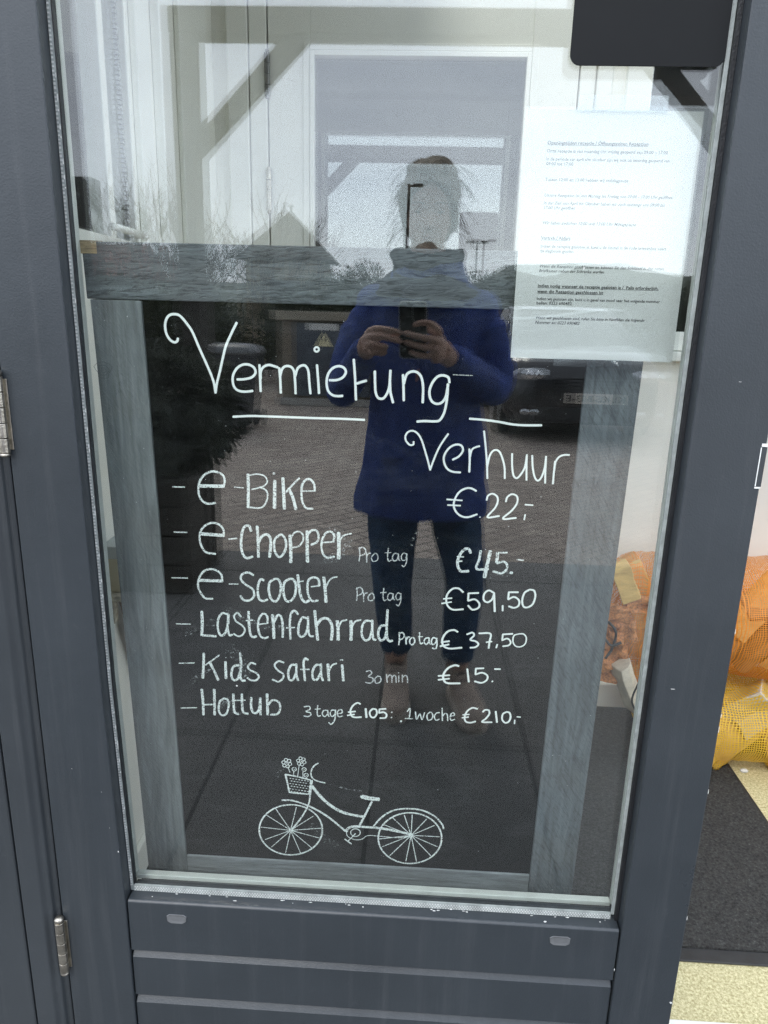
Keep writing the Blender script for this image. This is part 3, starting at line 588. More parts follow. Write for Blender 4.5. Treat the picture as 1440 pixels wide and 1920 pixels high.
RAW = plain('raw_pine_end', (0.34, 0.26, 0.15), 0.8, 0.5, 30.0, 0.5, 120.0, stretch=(1, 1, 12))
bbox(bl - 0.0022, bl + 0.021, vt - 0.016, vt + 0.0012, -0.0185, 0.0062).build('raw_wood_end', RAW, cb, 0.001)
# knots in the timber: shallow rings
KN = plain('knot', (0.075, 0.086, 0.090), 0.7, 0.4, 60.0, 0.4, 300.0)
for px, py, sx, sz in ((197, 693, 0.011, 0.013), (825, 514, 0.009, 0.010), (1080, 1427, 0.013, 0.014), (1092, 915, 0.015, 0.015), (400, 485, 0.008, 0.008), (500, 482, 0.009, 0.009)):
    u, v = board_uv(px, py); m = MB()
    for k, s in enumerate((1.0, 0.62, 0.3)):
        pts = [bP(u + math.cos(a) * sx * s * (1 + 0.22 * math.sin(3 * a + k) + 0.1 * math.sin(5 * a + 2 * k)), v + math.sin(a) * sz * s * (1 + 0.1 * math.cos(2 * a)), 0.0058) for a in [2 * math.pi * i / 18 for i in range(19)]]
        m.tube(pts, 0.00032, 5, flat=0.8)
    m.build('knot', KN, cb)
# ---- handwriting: strokes as (points, width); every block holds its zoom origin and scale
CHALK = chalk_mat('chalk', 0.43, 430.0); CHALKF = chalk_mat('faint_chalk', 0.45, 620.0, (0.66, 0.70, 0.70)); MARK = chalk_mat('chalk_marker', 0.30, 300.0, (0.86, 0.91, 0.88))
PXM = 0.00090
_cnt = [0]
def ribbon(m, pts, wd, ox, oy, k, rough, close=False):
    if len(pts) == 1: pts = [pts[0], (pts[0][0] + wd * 0.15, pts[0][1] + 1)]
    P = [board_uv(ox + p.x / k, oy + p.y / k) for p in crom([Vector((p[0], p[1], 0)) for p in pts], 6)]
    P = [Vector((a, b)) for a, b in P]
    w = wd / k * PXM / 2; rnd = random.Random(len(P) * 13 + int(pts[0][0])); W = [w * (1 + rough * rnd.uniform(-1, 1)) for _ in P]
    t0 = (P[0] - P[1]).normalized(); t1 = (P[-1] - P[-2]).normalized()
    P = [P[0] + t0 * w * 0.62, P[0] + t0 * w * 0.45] + P + [P[-1] + t1 * w * 0.45, P[-1] + t1 * w * 0.62]
    W = [w * 0.35, w * 0.78] + W + [w * 0.78, w * 0.35]
    _cnt[0] = (_cnt[0] + 1) % 60; h = 0.0007 + 0.000022 * _cnt[0]
    L = []; Rr = []
    for i, p in enumerate(P):
        t = (P[min(i + 1, len(P) - 1)] - P[max(i - 1, 0)]).normalized(); nn = Vector((-t.y, t.x))
        L.append(p + nn * W[i]); Rr.append(p - nn * W[i])
    n = len(P)
    m.add([bP(p.x, p.y, h) for p in L] + [bP(p.x, p.y, h) for p in Rr], [(i, i + 1, n + i + 1, n + i) for i in range(n - 1)])
def letters(name, ox, oy, k, strokes, mat, rough=0.10):
    m = MB()
    for pts, wd in strokes: ribbon(m, pts, wd, ox, oy, k, rough)
    return m.build(name, mat, cb)
def circ(cx_, cz_, rx, rz, n=14, a0=0.0, a1=360.0): return [(cx_ + rx * math.cos(R(a0 + (a1 - a0) * i / n)), cz_ + rz * math.sin(R(a0 + (a1 - a0) * i / n))) for i in range(n + 1)]
W = 14
letters('heading_lettering', 300, 560, 3.6, [
 ([(122,268),(118,285),(98,294),(70,278),(46,240),(36,195),(40,150),(60,115),(95,104),(135,115),(180,165),(220,225),(265,330),(310,430),(345,510),(365,570),(376,635)],W),
 ([(376,632),(385,570),(405,490),(425,400),(445,320),(480,240),(518,162)],W),
 ([(522,545),(570,543),(620,530),(645,500),(635,465),(600,445),(560,445),(520,470),(495,515),(492,560),(505,600),(535,622),(580,627),(626,622)],W),
 ([(672,447),(676,520),(680,625)],W),([(680,540),(682,490),(700,460),(735,447),(770,455),(795,463)],W),
 ([(806,468),(812,540),(816,635)],W),([(812,520),(825,475),(850,455),(885,460),(905,490),(912,550),(916,640)],W),([(914,520),(930,470),(960,450),(985,455),(1002,490),(1008,560),(1016,640)],W),
 ([(1060,447),(1066,520),(1074,638)],W),(circ(1058,342,15,15),11),
 ([(1145,550),(1195,548),(1235,530),(1255,495),(1240,465),(1205,455),(1165,470),(1135,510),(1125,565),(1135,620),(1165,650),(1200,657),(1232,655)],W),
 ([(1308,410),(1315,500),(1320,600),(1323,682)],W),([(1330,572),(1360,562),(1393,553)],W),
 ([(495,796),(620,791),(760,795),(900,800),(1040,805),(1200,809),(1380,817)],13)], MARK, 0.03)
letters('heading_lettering', 660, 640, 3.2727, [
 ([(140,183),(142,260),(145,310),(160,345),(190,350),(215,320),(230,270),(236,178)],13),([(233,240),(236,310),(252,375)],13),
 ([(313,205),(316,280),(318,362)],13),([(318,260),(335,205),(365,185),(400,190),(425,220),(436,280),(434,375)],13),
 ([(598,252),(590,220),(555,208),(520,220),(490,260),(475,310),(485,360),(515,382),(550,375),(575,340),(585,290),(590,265)],13),([(588,262),(585,330),(575,400),(560,450),(535,485),(500,490),(450,488),(400,491)],13),
 ([(722,474),(800,480),(900,493),(980,508),(1060,514),(1162,514)],12)], MARK, 0.03)
letters('second_heading_lettering', 660, 640, 3.2727, [
 ([(378,615),(376,632),(355,634),(332,610),(328,580),(345,555),(372,548),(400,562),(425,600),(445,660),(465,730),(480,788)],10),([(480,785),(500,730),(530,660),(560,610),(590,567)],10),
 ([(618,725),(655,705),(680,670),(672,640),(640,632),(600,650),(570,690),(563,730),(580,775),(615,798),(665,803)],11),
 ([(720,660),(722,730),(719,800)],11),([(721,720),(735,665),(760,648),(782,642)],10),
 ([(810,550),(820,650),(828,750),(830,840)],10),([(829,770),(845,700),(870,668),(900,672),(920,710),(935,770),(937,840)],10),
 ([(982,688),(982,760),(990,820),(1010,838),(1035,815),(1060,770),(1072,700)],10),([(1072,695),(1070,780),(1070,850)],10),
 ([(1105,700),(1108,770),(1120,830),(1138,853),(1160,835),(1180,780),(1190,710)],10),([(1190,705),(1186,790),(1184,868)],10),
 ([(1245,735),(1238,800),(1232,872)],10),([(1240,790),(1248,740),(1270,708),(1300,696),(1332,696)],10)], MARK, 0.04)
letters('scratch', 660, 640, 3.2727, [([(620,204),(740,209)],4),([(-810,16),(-750,22)],0.1)], CHALKF, 0.3)
letters('list_lettering', 310, 860, 3.6, [
 ([(52,188),(132,190)],8),([(240,182),(395,184)],20),([(395,184),(403,150),(390,110),(350,88),(310,86),(265,108),(235,150),(225,200),(232,250),(255,285),(290,302),(340,297)],13),
 ([(468,190),(530,195)],6),([(560,105),(562,200),(560,325)],18),([(560,112),(620,102),(670,115),(690,150),(670,180),(630,195),(585,205)],8),([(640,190),(680,210),(692,250),(675,305),(640,330),(560,325)],10),
 ([(740,148),(738,330)],20),([(734,95),(735,100)],14),([(795,130),(805,335)],18),([(905,130),(860,175),(815,225)],11),([(835,200),(862,260),(882,338)],18),
 ([(925,217),(1010,215)],8),([(1010,215),(1005,170),(980,138),(950,140),(925,175),(920,240),(930,300),(955,332),(995,335)],13)], CHALK)
letters('list_lettering', 310, 860, 3.6, [
 ([(60,492),(148,495)],8),([(250,505),(395,515)],22),([(395,515),(395,480),(370,445),(320,430),(270,450),(240,490),(235,545),(250,595),(280,630),(340,640)],13),
 ([(430,540),(485,535)],8),([(580,485),(570,455),(550,448),(528,470),(515,530),(515,600),(530,650),(555,668),(590,658)],16),
 ([(622,455),(628,560),(630,660)],18),([(632,560),(655,520),(690,510),(712,540),(712,600),(705,660)],17),
 ([(775,510),(740,545),(738,610),(760,655),(785,655),(812,610),(815,555),(795,515),(777,510)],14),
 ([(842,515),(848,600),(848,695)],20),([(845,545),(870,500),(905,492),(930,515),(928,555),(900,590),(855,600)],10),
 ([(958,490),(958,590),(960,695)],20),([(958,520),(985,485),(1020,485),(1035,520),(1025,560),(985,580)],13),
 ([(1060,565),(1135,560)],9),([(1135,560),(1140,520),(1120,492),(1085,500),(1060,545),(1055,600),(1070,650),(1100,668),(1140,660)],13),
 ([(1170,500),(1172,590),(1170,672)],22),([(1175,560),(1195,525),(1225,510),(1255,505)],9)], CHALK)
def rowtag(dx, dy, sx, sy):
    base = [[(122,490),(125,540),(120,582)],[(118,500),(145,488),(165,510),(155,535),(128,545)],[(170,525),(172,590)],[(172,550),(182,532),(198,528)],[(225,530),(205,555),(212,582),(240,578),(248,555),(238,532),(227,530)],
     [(318,495),(312,550),(320,582),(338,575)],[(295,527),(335,524)],[(385,535),(360,530),(345,555),(355,580),(378,570),(386,537)],[(386,535),(388,570),(398,578)],[(440,535),(420,528),(405,550),(412,575),(432,572),(442,542)],[(442,532),(440,585),(425,618),(408,610)]]
    return [([(dx + (x - 120) * sx, dy + (y - 490) * sy) for x, y in s], 7) for s in base]
letters('small_lettering', 640, 890, 3.6, rowtag(120, 490, 1, 1), CHALKF, 0.25)
letters('small_lettering', 640, 890, 3.6, rowtag(103, 760, 0.93, 0.95), CHALKF, 0.25)
letters('price_lettering', 640, 890, 3.6, [
 ([(910,108),(880,92),(845,90),(800,112),(770,155),(758,205),(775,250),(810,278),(855,285),(915,266)],12),([(712,165),(815,172)],10),([(718,203),(803,207)],10),([(935,284)],9),
 ([(980,170),(990,140),(1020,127),(1050,145),(1055,180),(1035,225),(985,285),(1065,277)],11),([(1110,180),(1120,150),(1150,130),(1185,145),(1185,190),(1150,240),(1090,295),(1178,290)],11),([(1240,268),(1233,302)],9),([(1240,200),(1292,204)],9)], MARK, 0.06)
letters('price_lettering', 640, 890, 3.6, [
 ([(872,525),(860,500),(835,500),(805,530),(785,580),(788,620),(810,650),(858,648)],17),([(782,550),(825,552)],9),([(778,585),(815,580)],9),
 ([(940,512),(930,570),(912,632),(990,635)],15),([(1005,515),(985,600),(966,688)],22),([(1118,523),(1055,525)],10),([(1055,525),(1048,590)],19),([(1050,595),(1090,585),(1115,600),(1115,635),(1080,662),(1025,650)],14),([(1140,658),(1152,660)],15),([(1185,570),(1228,575)],9)], CHALK)
letters('price_lettering', 640, 890, 3.6, [
 ([(822,790),(790,765),(750,768),(715,805),(708,850),(720,885),(755,908),(822,905)],12),([(690,835),(745,830)],10),([(678,866),(742,856)],10),
 ([(925,795),(858,798)],12),([(858,798),(855,845)],12),([(855,848),(900,838),(930,865),(925,895),(885,908),(855,880)],12),([(1030,795),(995,778),(965,800),(960,840),(985,858),(1015,840),(1030,803)],12),([(1030,795),(1035,920)],13),([(1088,880),(1088,915)],11),
 ([(1192,790),(1130,790)],12),([(1130,790),(1125,835)],12),([(1125,838),(1165,822),(1198,845),(1195,880),(1165,895),(1130,885)],12),([(1270,772),(1235,795),(1220,845),(1228,885),(1255,892),(1290,870),(1308,820),(1300,780),(1272,772)],12)], MARK, 0.06)
letters('small_lettering', 640, 1130, 3.6, [
 ([(390,200),(392,240),(388,283)],9),([(388,210),(412,200),(425,220),(415,240),(393,250)],9),([(435,228),(438,280)],9),([(438,250),(450,232),(462,230)],9),([(478,232),(462,250),(464,275),(480,282),(495,265),(492,240),(480,232)],9),
 ([(528,200),(528,250),(535,275),(550,270)],9),([(518,230),(548,228)],8),([(590,235),(568,240),(558,262),(572,280),(590,262),(592,238)],9),([(592,236),(594,265),(602,278)],9),([(640,240),(620,235),(608,258),(615,280),(635,270),(645,242)],9),([(645,238),(645,280),(638,308),(615,305)],9)], CHALK, 0.15)
letters('price_lettering', 640, 1130, 3.6, [
 ([(785,195),(760,183),(720,192),(690,225),(680,262),(695,295),(735,308),(812,302)],13),([(675,265),(728,258)],12),([(668,292),(725,280)],12),([(848,212),(885,200),(895,220),(870,248),(905,258),(925,278),(905,298),(870,302)],12),
 ([(930,205),(1005,207),(1000,260),(994,305)],12),([(978,265),(1015,260)],10),([(1052,280),(1045,302)],11),([(1155,208),(1090,212)],12),([(1090,212),(1085,250)],11),([(1085,252),(1120,240),(1142,262),(1130,285),(1090,292)],11),([(1200,208),(1165,220),(1158,260),(1175,290),(1210,295),(1240,275),(1248,235),(1230,210),(1202,208)],9)], MARK, 0.06)
letters('price_lettering', 640, 1130, 3.6, [
 ([(792,425),(765,420),(720,440),(690,480),(690,515),(715,540),(800,542)],14),([(655,492),(730,487)],12),([(655,518),(728,510)],12),([(850,445),(860,532)],12),([(960,440),(908,442)],12),([(908,442),(905,480)],12),([(905,482),(950,470),(985,490),(980,520),(945,538),(900,528)],12),([(1018,528)],13),([(1035,445),(1072,446)],11)], MARK, 0.06)
letters('small_lettering', 640, 1130, 3.6, [
 ([(168,462),(195,455),(205,475),(182,495),(210,505),(215,525),(195,540),(165,535)],8),([(245,492),(228,510),(230,535),(250,540),(268,522),(262,498),(247,492)],8),([(305,480),(310,535)],8),([(310,505),(325,485),(340,495),(342,535)],8),([(342,505),(355,487),(368,497),(370,535)],8),([(388,490),(388,533)],8),([(386,470)],8),([(412,485),(412,532)],8),([(412,505),(430,487),(445,500),(447,535)],8)], CHALKF, 0.15)
letters('small_lettering', 310, 1130, 3.1304, [
 ([(815,608),(845,605),(850,622),(825,635),(850,642),(855,655),(840,665),(815,662)],7),([(895,600),(892,640),(897,662),(912,660)],7),([(880,622),(912,620)],6),([(950,628),(930,630),(922,650),(935,665),(952,650),(954,630)],7),([(954,628),(956,655),(962,665)],7),
 ([(995,628),(978,628),(968,648),(980,665),(996,650),(1000,630)],7),([(1000,626),(996,680),(975,710),(960,700)],7),([(1012,650),(1038,642),(1035,625),(1018,628),(1010,645),(1018,665),(1042,662)],7)], CHALK, 0.12)
letters('price_lettering', 640, 1130, 3.6, [
 ([(128,680),(110,672),(80,690),(62,725),(70,760),(95,770),(135,768)],12),([(48,735),(95,730)],11),([(42,757),(88,750)],11),([(165,712),(170,770)],14),([(212,712),(192,735),(200,765),(222,770),(240,745),(235,718),(214,712)],12),([(300,712),(258,715)],12),([(258,715),(255,740)],12),([(255,740),(285,735),(305,750),(298,772),(262,775)],12),([(340,735)],11),([(338,770)],11),([(402,795)],16)], MARK, 0.06)
letters('small_lettering', 640, 1130, 3.6, [
 ([(445,730),(465,710),(458,780)],8),([(430,780),(482,782)],7),([(500,735),(508,785),(530,750),(545,788),(562,740)],8),([(595,738),(578,760),(585,790),(608,785),(618,760),(608,740),(597,738)],8),([(662,740),(640,745),(628,770),(640,792),(660,785)],8),([(680,710),(682,795)],8),([(683,765),(700,745),(715,755),(718,795)],8),([(735,765),(762,758),(758,742),(742,748),(735,770),(742,792),(765,785)],8)], CHALK, 0.12)
letters('price_lettering', 640, 1130, 3.6, [
 ([(918,715),(885,708),(850,730),(832,770),(840,800),(870,808),(905,800)],12),([(820,755),(862,752)],10),([(815,775),(858,770)],10),([(955,735),(970,722),(995,725),(998,750),(975,780),(950,803),(1015,805)],12),([(1042,732),(1050,805)],13),([(1115,735),(1090,750),(1085,785),(1105,808),(1130,800),(1142,770),(1135,742),(1117,735)],12),([(1170,790),(1168,815)],9),([(1185,768),(1208,770)],9)], MARK, 0.06)
letters('list_lettering', 310, 1050, 3.6, [
 ([(45,118),(152,120)],7),([(230,135),(385,140)],20),([(385,140),(380,100),(350,70),(305,60),(260,75),(230,120),(222,170),(238,215),(270,255),(320,260)],13),([(432,160),(492,160)],8),
 ([(595,100),(560,82),(520,95),(512,130),(545,165),(590,195),(600,240),(570,270),(530,268),(508,240)],14),([(665,135),(645,128),(628,165),(625,220),(635,260),(660,275),(690,265)],15),
 ([(740,125),(705,150),(700,210),(718,265),(750,275),(775,230),(780,170),(765,130),(742,125)],15),([(840,125),(805,150),(798,215),(815,270),(845,275),(875,235),(882,170),(865,130),(842,125)],15),
 ([(895,100),(905,190),(920,255),(945,282),(970,272)],17),([(870,148),(932,140)],8),([(985,178),(1040,172)],9),([(1040,172),(1035,130),(1005,115),(970,130),(960,180),(968,240),(995,275),(1030,270)],14),([(1070,115),(1080,200),(1085,280)],20),([(1085,180),(1105,140),(1130,118),(1160,112)],9)], CHALK)
letters('list_lettering', 310, 1130, 3.1304, [
 ([(65,122),(148,124)],7),([(215,50),(218,120),(215,190)],16),([(215,188),(298,195)],13),([(365,65),(335,60),(312,95),(310,150),(325,188),(350,180),(368,130),(372,67)],13),([(370,70),(368,150),(378,188),(395,185)],12),
 ([(445,80),(425,58),(405,75),(415,105),(450,130),(468,155),(455,185),(430,195),(402,180)],10),([(490,50),(492,120),(500,180),(515,200),(535,195)],14),([(475,103),(515,100)],7),([(548,125),(600,118)],8),([(600,118),(598,75),(575,62),(552,90),(545,140),(558,190),(580,205),(605,200)],12),
 ([(630,70),(636,140),(638,205)],17),([(640,110),(660,72),(680,80),(690,130),(690,200)],13),([(780,65),(760,45),(740,60),(732,110),(735,210)],13),([(712,145),(760,143)],8),([(835,90),(805,85),(785,125),(782,175),(798,198),(825,180),(838,130)],13),([(838,80),(840,150),(848,190),(870,195)],12),
 ([(878,45),(885,120),(895,215)],16),([(890,130),(915,95),(950,90),(975,120),(980,165),(975,215)],16),([(1010,105),(1015,160),(1015,215)],18),([(1018,140),(1035,108),(1065,98)],10),([(1090,105),(1092,160),(1090,215)],18),([(1095,140),(1115,108),(1150,98)],10),
 ([(1205,105),(1175,105),(1155,140),(1155,190),(1175,218),(1200,205),(1215,150)],13),([(1215,100),(1215,170),(1222,210),(1235,215)],13),([(1295,130),(1265,135),(1250,175),(1260,215),(1285,210),(1298,170)],14),([(1305,40),(1300,130),(1302,200),(1315,222),(1332,220)],14)], CHALK)
letters('list_lettering', 310, 1130, 3.1304, [
 ([(82,352),(172,350)],7),([(228,295),(226,360),(222,438)],15),([(318,305),(270,340),(238,362)],8),([(262,345),(290,400),(312,450)],15),([(355,345),(358,440)],15),([(355,320)],5),([(432,365),(400,375),(388,420),(400,452),(425,445),(440,400)],13),([(440,295),(445,370),(440,430),(452,455),(468,455)],14),
 ([(530,360),(505,352),(485,375),(500,395),(535,412),(550,435),(530,455),(500,452),(482,440)],11),([(695,350),(665,342),(642,365),(660,395),(690,415),(692,440),(665,462),(630,450)],11),([(768,365),(740,365),(722,405),(728,448),(750,450),(768,410)],13),([(770,358),(770,420),(780,455)],13),
 ([(838,335),(822,325),(812,350),(815,400),(820,455)],13),([(795,390),(845,390)],8),([(912,365),(885,365),(865,400),(868,445),(890,450),(912,410)],13),([(914,358),(915,420),(925,455)],13),([(955,360),(960,455)],16),([(962,395),(980,365),(1005,355)],10),([(1038,365),(1045,455)],16),([(1028,335),(1042,335)],8)], CHALK)
letters('list_lettering', 310, 1130, 3.1304, [
 ([(92,616),(185,614)],7),([(215,508),(222,580),(225,655)],15),([(288,508),(290,580),(290,655)],15),([(222,597),(290,595)],9),([(345,560),(320,580),(315,630),(332,658),(358,650),(372,610),(368,570),(347,560)],12),([(400,535),(402,600),(408,640),(428,652)],14),([(392,572),(470,570)],8),([(450,535),(452,600),(458,640),(485,650)],14),
 ([(505,555),(505,610),(515,640),(535,645),(552,620),(558,560)],14),([(558,558),(560,655)],14),([(598,535),(600,600),(602,655)],15),([(602,600),(630,570),(665,580),(675,615),(660,650),(620,655)],12)], CHALK)
bk = []
bk.append((circ(286, 587, 224, 178, 40, 20, 200) , 12)); bk.append((circ(286, 587, 224, 178, 40, 200, 380), 12))
bk.append((circ(1132, 646, 225, 180, 40, 20, 200), 12)); bk.append((circ(1132, 646, 225, 180, 40, 200, 380), 12))
for e in ((110,480),(178,435),(325,428),(445,490),(500,575),(490,645),(435,715),(355,750),(250,748),(150,708),(105,655),(75,567)): bk.append(([(285, 590), e], 6))
for e in ((1250,510),(1305,555),(1340,635),(1325,705),(1280,770),(1178,810),(1103,808),(990,768),(935,705),(915,650),(945,548),(1010,500),(1092,482),(1148,478)): bk.append(([(1140, 625), e], 6))
bk += [([(437,235),(425,330),(410,410),(360,500),(290,587)],12),([(225,375),(290,376),(360,395),(410,415)],13),([(420,418),(500,460),(580,515),(672,592)],16),([(438,280),(490,345),(560,410),(640,458),(720,482),(800,495)],22),([(860,390),(815,480),(775,555)],15),([(795,354),(850,366),(908,372)],34),([(785,352),(800,354)],22),
 ([(680,600),(690,580),(730,565),(800,568),(900,575),(1000,590),(1140,622)],20),([(680,600),(690,635),(740,658),(790,655),(830,630),(900,632),(1060,645),(1140,625)],6),(circ(745,608,34,27),7),([(745,615),(690,670)],8),([(670,655),(715,688)],12),
 ([(875,560),(930,500),(1010,452),(1110,438),(1220,450),(1310,495),(1360,550),(1370,580)],13),([(480,115),(450,135),(430,175),(435,215),(470,240),(530,255)],10),([(248,195),(265,270),(275,322)],13),([(248,195),(330,210),(428,235)],12),([(275,322),(350,330),(412,335)],12),([(428,235),(415,335)],10)]
for r_ in range(6):
    for q in range(7):
        x = 278 + q * 21 + (r_ % 2) * 9; y = 222 + r_ * 18 + q * 3.2
        if x < 412: bk.append(([(x, y), (x + 9, y + 1)], 6))
for fx, fy, fr in ((258,112,25),(360,103,24)):
    for q in range(6): a = R(60 * q + 15); bk.append((circ(fx + math.cos(a)*fr*0.95, fy + math.sin(a)*fr*0.95, fr*0.48, fr*0.42, 8), 6))
    bk.append(([(fx, fy)], 14))
for fx, fy in ((310,158),(380,160),(395,200)): bk += [(circ(fx, fy, 15, 13, 9), 6), ([(fx, fy)], 8)]
bk += [([(265,140),(280,180)],5),([(345,130),(335,205)],5),([(308,172),(305,198)],5),([(372,175),(372,215)],5),([(398,214),(400,222)],5)]
letters('bicycle_drawing', 470, 1400, 3.7895, bk, CHALK, 0.14)
SMEAR = chalk_mat('chalk_smear', 0.60, 240.0, (0.30, 0.32, 0.32))
m = MB()
for ox, oy, k, pts, wd in ((310,860,3.6,[(1130,470),(1180,520),(1230,560)],70),(310,860,3.6,[(1090,690),(1170,650),(1240,600)],50),(310,1130,3.13,[(380,270),(440,330),(470,420)],70),(310,1130,3.13,[(150,470),(200,430),(260,395)],30),(310,1130,3.13,[(330,600),(390,570),(430,640)],60),
   (310,1050,3.6,[(420,330),(600,420),(800,450)],60),(310,1050,3.6,[(150,490),(230,440),(330,420)],40),(640,890,3.6,[(470,470),(500,410),(520,390)],26),(470,1400,3.79,[(180,220),(210,170),(250,140)],26),(470,1400,3.79,[(560,260),(700,300),(830,320)],14),(470,1400,3.79,[(440,560),(520,640),(600,700)],70),(640,890,3.6,[(960,690),(1060,680),(1140,660)],30)):
    ribbon(m, pts, wd, ox, oy, k, 0.4)
for v_ in m.v: v_ -= BN * 0.00035
m.build('chalk_smear', SMEAR, cb)
# chalk dust specks and faint wiped smears
m = MB(); rnd = random.Random(5)
for k in range(70):
    u, v = rnd.uniform(il + 0.01, ir - 0.01), rnd.uniform(vbi + 0.01, vti - 0.02); s = rnd.uniform(0.0003, 0.0008)
    m.add([bP(u - s, v - s, 0.0005), bP(u + s, v - s * 0.6, 0.0005), bP(u + s * 0.4, v + s, 0.0005)], [(0, 1, 2)])
for k in range(40):
    u, v = (rnd.uniform(bl, il), rnd.uniform(vb + 0.3, vti)) if rnd.random() < 0.5 else (rnd.uniform(ir, br), rnd.uniform(vb + 0.3, vti)); s = rnd.uniform(0.0004, 0.0012)
    m.add([bP(u - s, v - s, 0.0056), bP(u + s, v - s * 0.6, 0.0056), bP(u + s * 0.4, v + s, 0.0056)], [(0, 1, 2)])
kind(m.build('chalk_dust', CHALKF, cb), 'stuff')
# ------------------------------------------------------------------ mat, firewood bags, leaflet rack inside the hall
MATM = speckle('rubber_carpet', (0.010, 0.010, 0.010), (0.062, 0.063, 0.061), 150.0, 0.95, 1.0, (0.17, 0.17, 0.165))
mt = thing('door_mat', 'black ribbed entrance mat with rubber edge on the pale floor', 'mat', (0.0, 0.55, FZ))
c = ray(1352, 1426); mx1 = 0.975
m = MB(); nx, ny = 90, 60; x0, x1, y0, y1 = -0.60, mx1, 0.296, 1.27
vs = [(x0 + (x1-x0)*i/nx, y0 + (y1-y0)*j/ny, FZ + 0.009 + 0.0012 * mnoise.noise((i * 1.7, j * 1.7, 0))) for j in range(ny+1) for i in range(nx+1)]
m.add(vs, [(j*(nx+1)+i, j*(nx+1)+i+1, (j+1)*(nx+1)+i+1, (j+1)*(nx+1)+i) for j in range(ny) for i in range(nx)])
m.box((x0, y0, FZ + 0.001), (x1, y1, FZ + 0.0072)); m.build('pile', MATM, mt)
m = MB()
for (a, b) in (((-0.615, 0.262), (mx1 + 0.012, 0.295)), ((-0.615, 1.271), (mx1 + 0.012, 1.289)), ((-0.615, 0.2955), (-0.601, 1.2705)), ((mx1 + 0.001, 0.2955), (mx1 + 0.012, 1.2705))):
    m.box((a[0], a[1], FZ + 0.001), (b[0], b[1], FZ + 0.006))
m.build('rubber_edge', plain('mat_edge', (0.028, 0.029, 0.03), 0.6, 0.2, 30.0, 0.3, 200.0), mt, 0.002)

WOODO = plain('split_log', (0.66, 0.44, 0.16), 0.8, 0.25, 5.0, 0.6, 60.0, stretch=(2, 9, 9))
WOODP = plain('pale_split_log', (0.60, 0.53, 0.42), 0.8, 0.18, 5.0, 0.6, 60.0, stretch=(2, 9, 9))
def log_mesh(c, ax, L, r, spin, seed, wedge=True):
    """quarter-split log: rounded bark side, two flat faces, ragged ends"""
    rnd = random.Random(seed); ax = Vector(ax).normalized(); a = ax.orthogonal().normalized(); b = ax.cross(a)
    prof = [(0, 0)] + [(math.cos(R(t)) * rnd.uniform(0.94, 1.05), math.sin(R(t)) * rnd.uniform(0.94, 1.05)) for t in (0, 22, 45, 68, 92)]
    prof = [(p[0] - 0.42, p[1] - 0.42) for p in prof]
    cs, sn = math.cos(R(spin)), math.sin(R(spin)); prof = [(p[0]*cs - p[1]*sn, p[0]*sn + p[1]*cs) for p in prof]
    m = MB(); rs = []
    for k in range(6):
        t = -0.5 + k / 5; q = 1 + 0.04 * rnd.uniform(-1, 1); off = Vector((rnd.uniform(-1, 1), rnd.uniform(-1, 1), rnd.uniform(-1, 1))) * 0.003
        rs.append([Vector(c) + ax * (t * L) + off + (a * p[0] + b * p[1]) * r * q for p in prof])
    m.rings(rs); return m
NETO = net_mat('orange_net', (0.86, 0.33, 0.04), 0.0064, 0.28); NETY = net_mat('yellow_net', (0.82, 0.55, 0.05), 0.0075, 0.32)
from mathutils.bvhtree import BVHTree
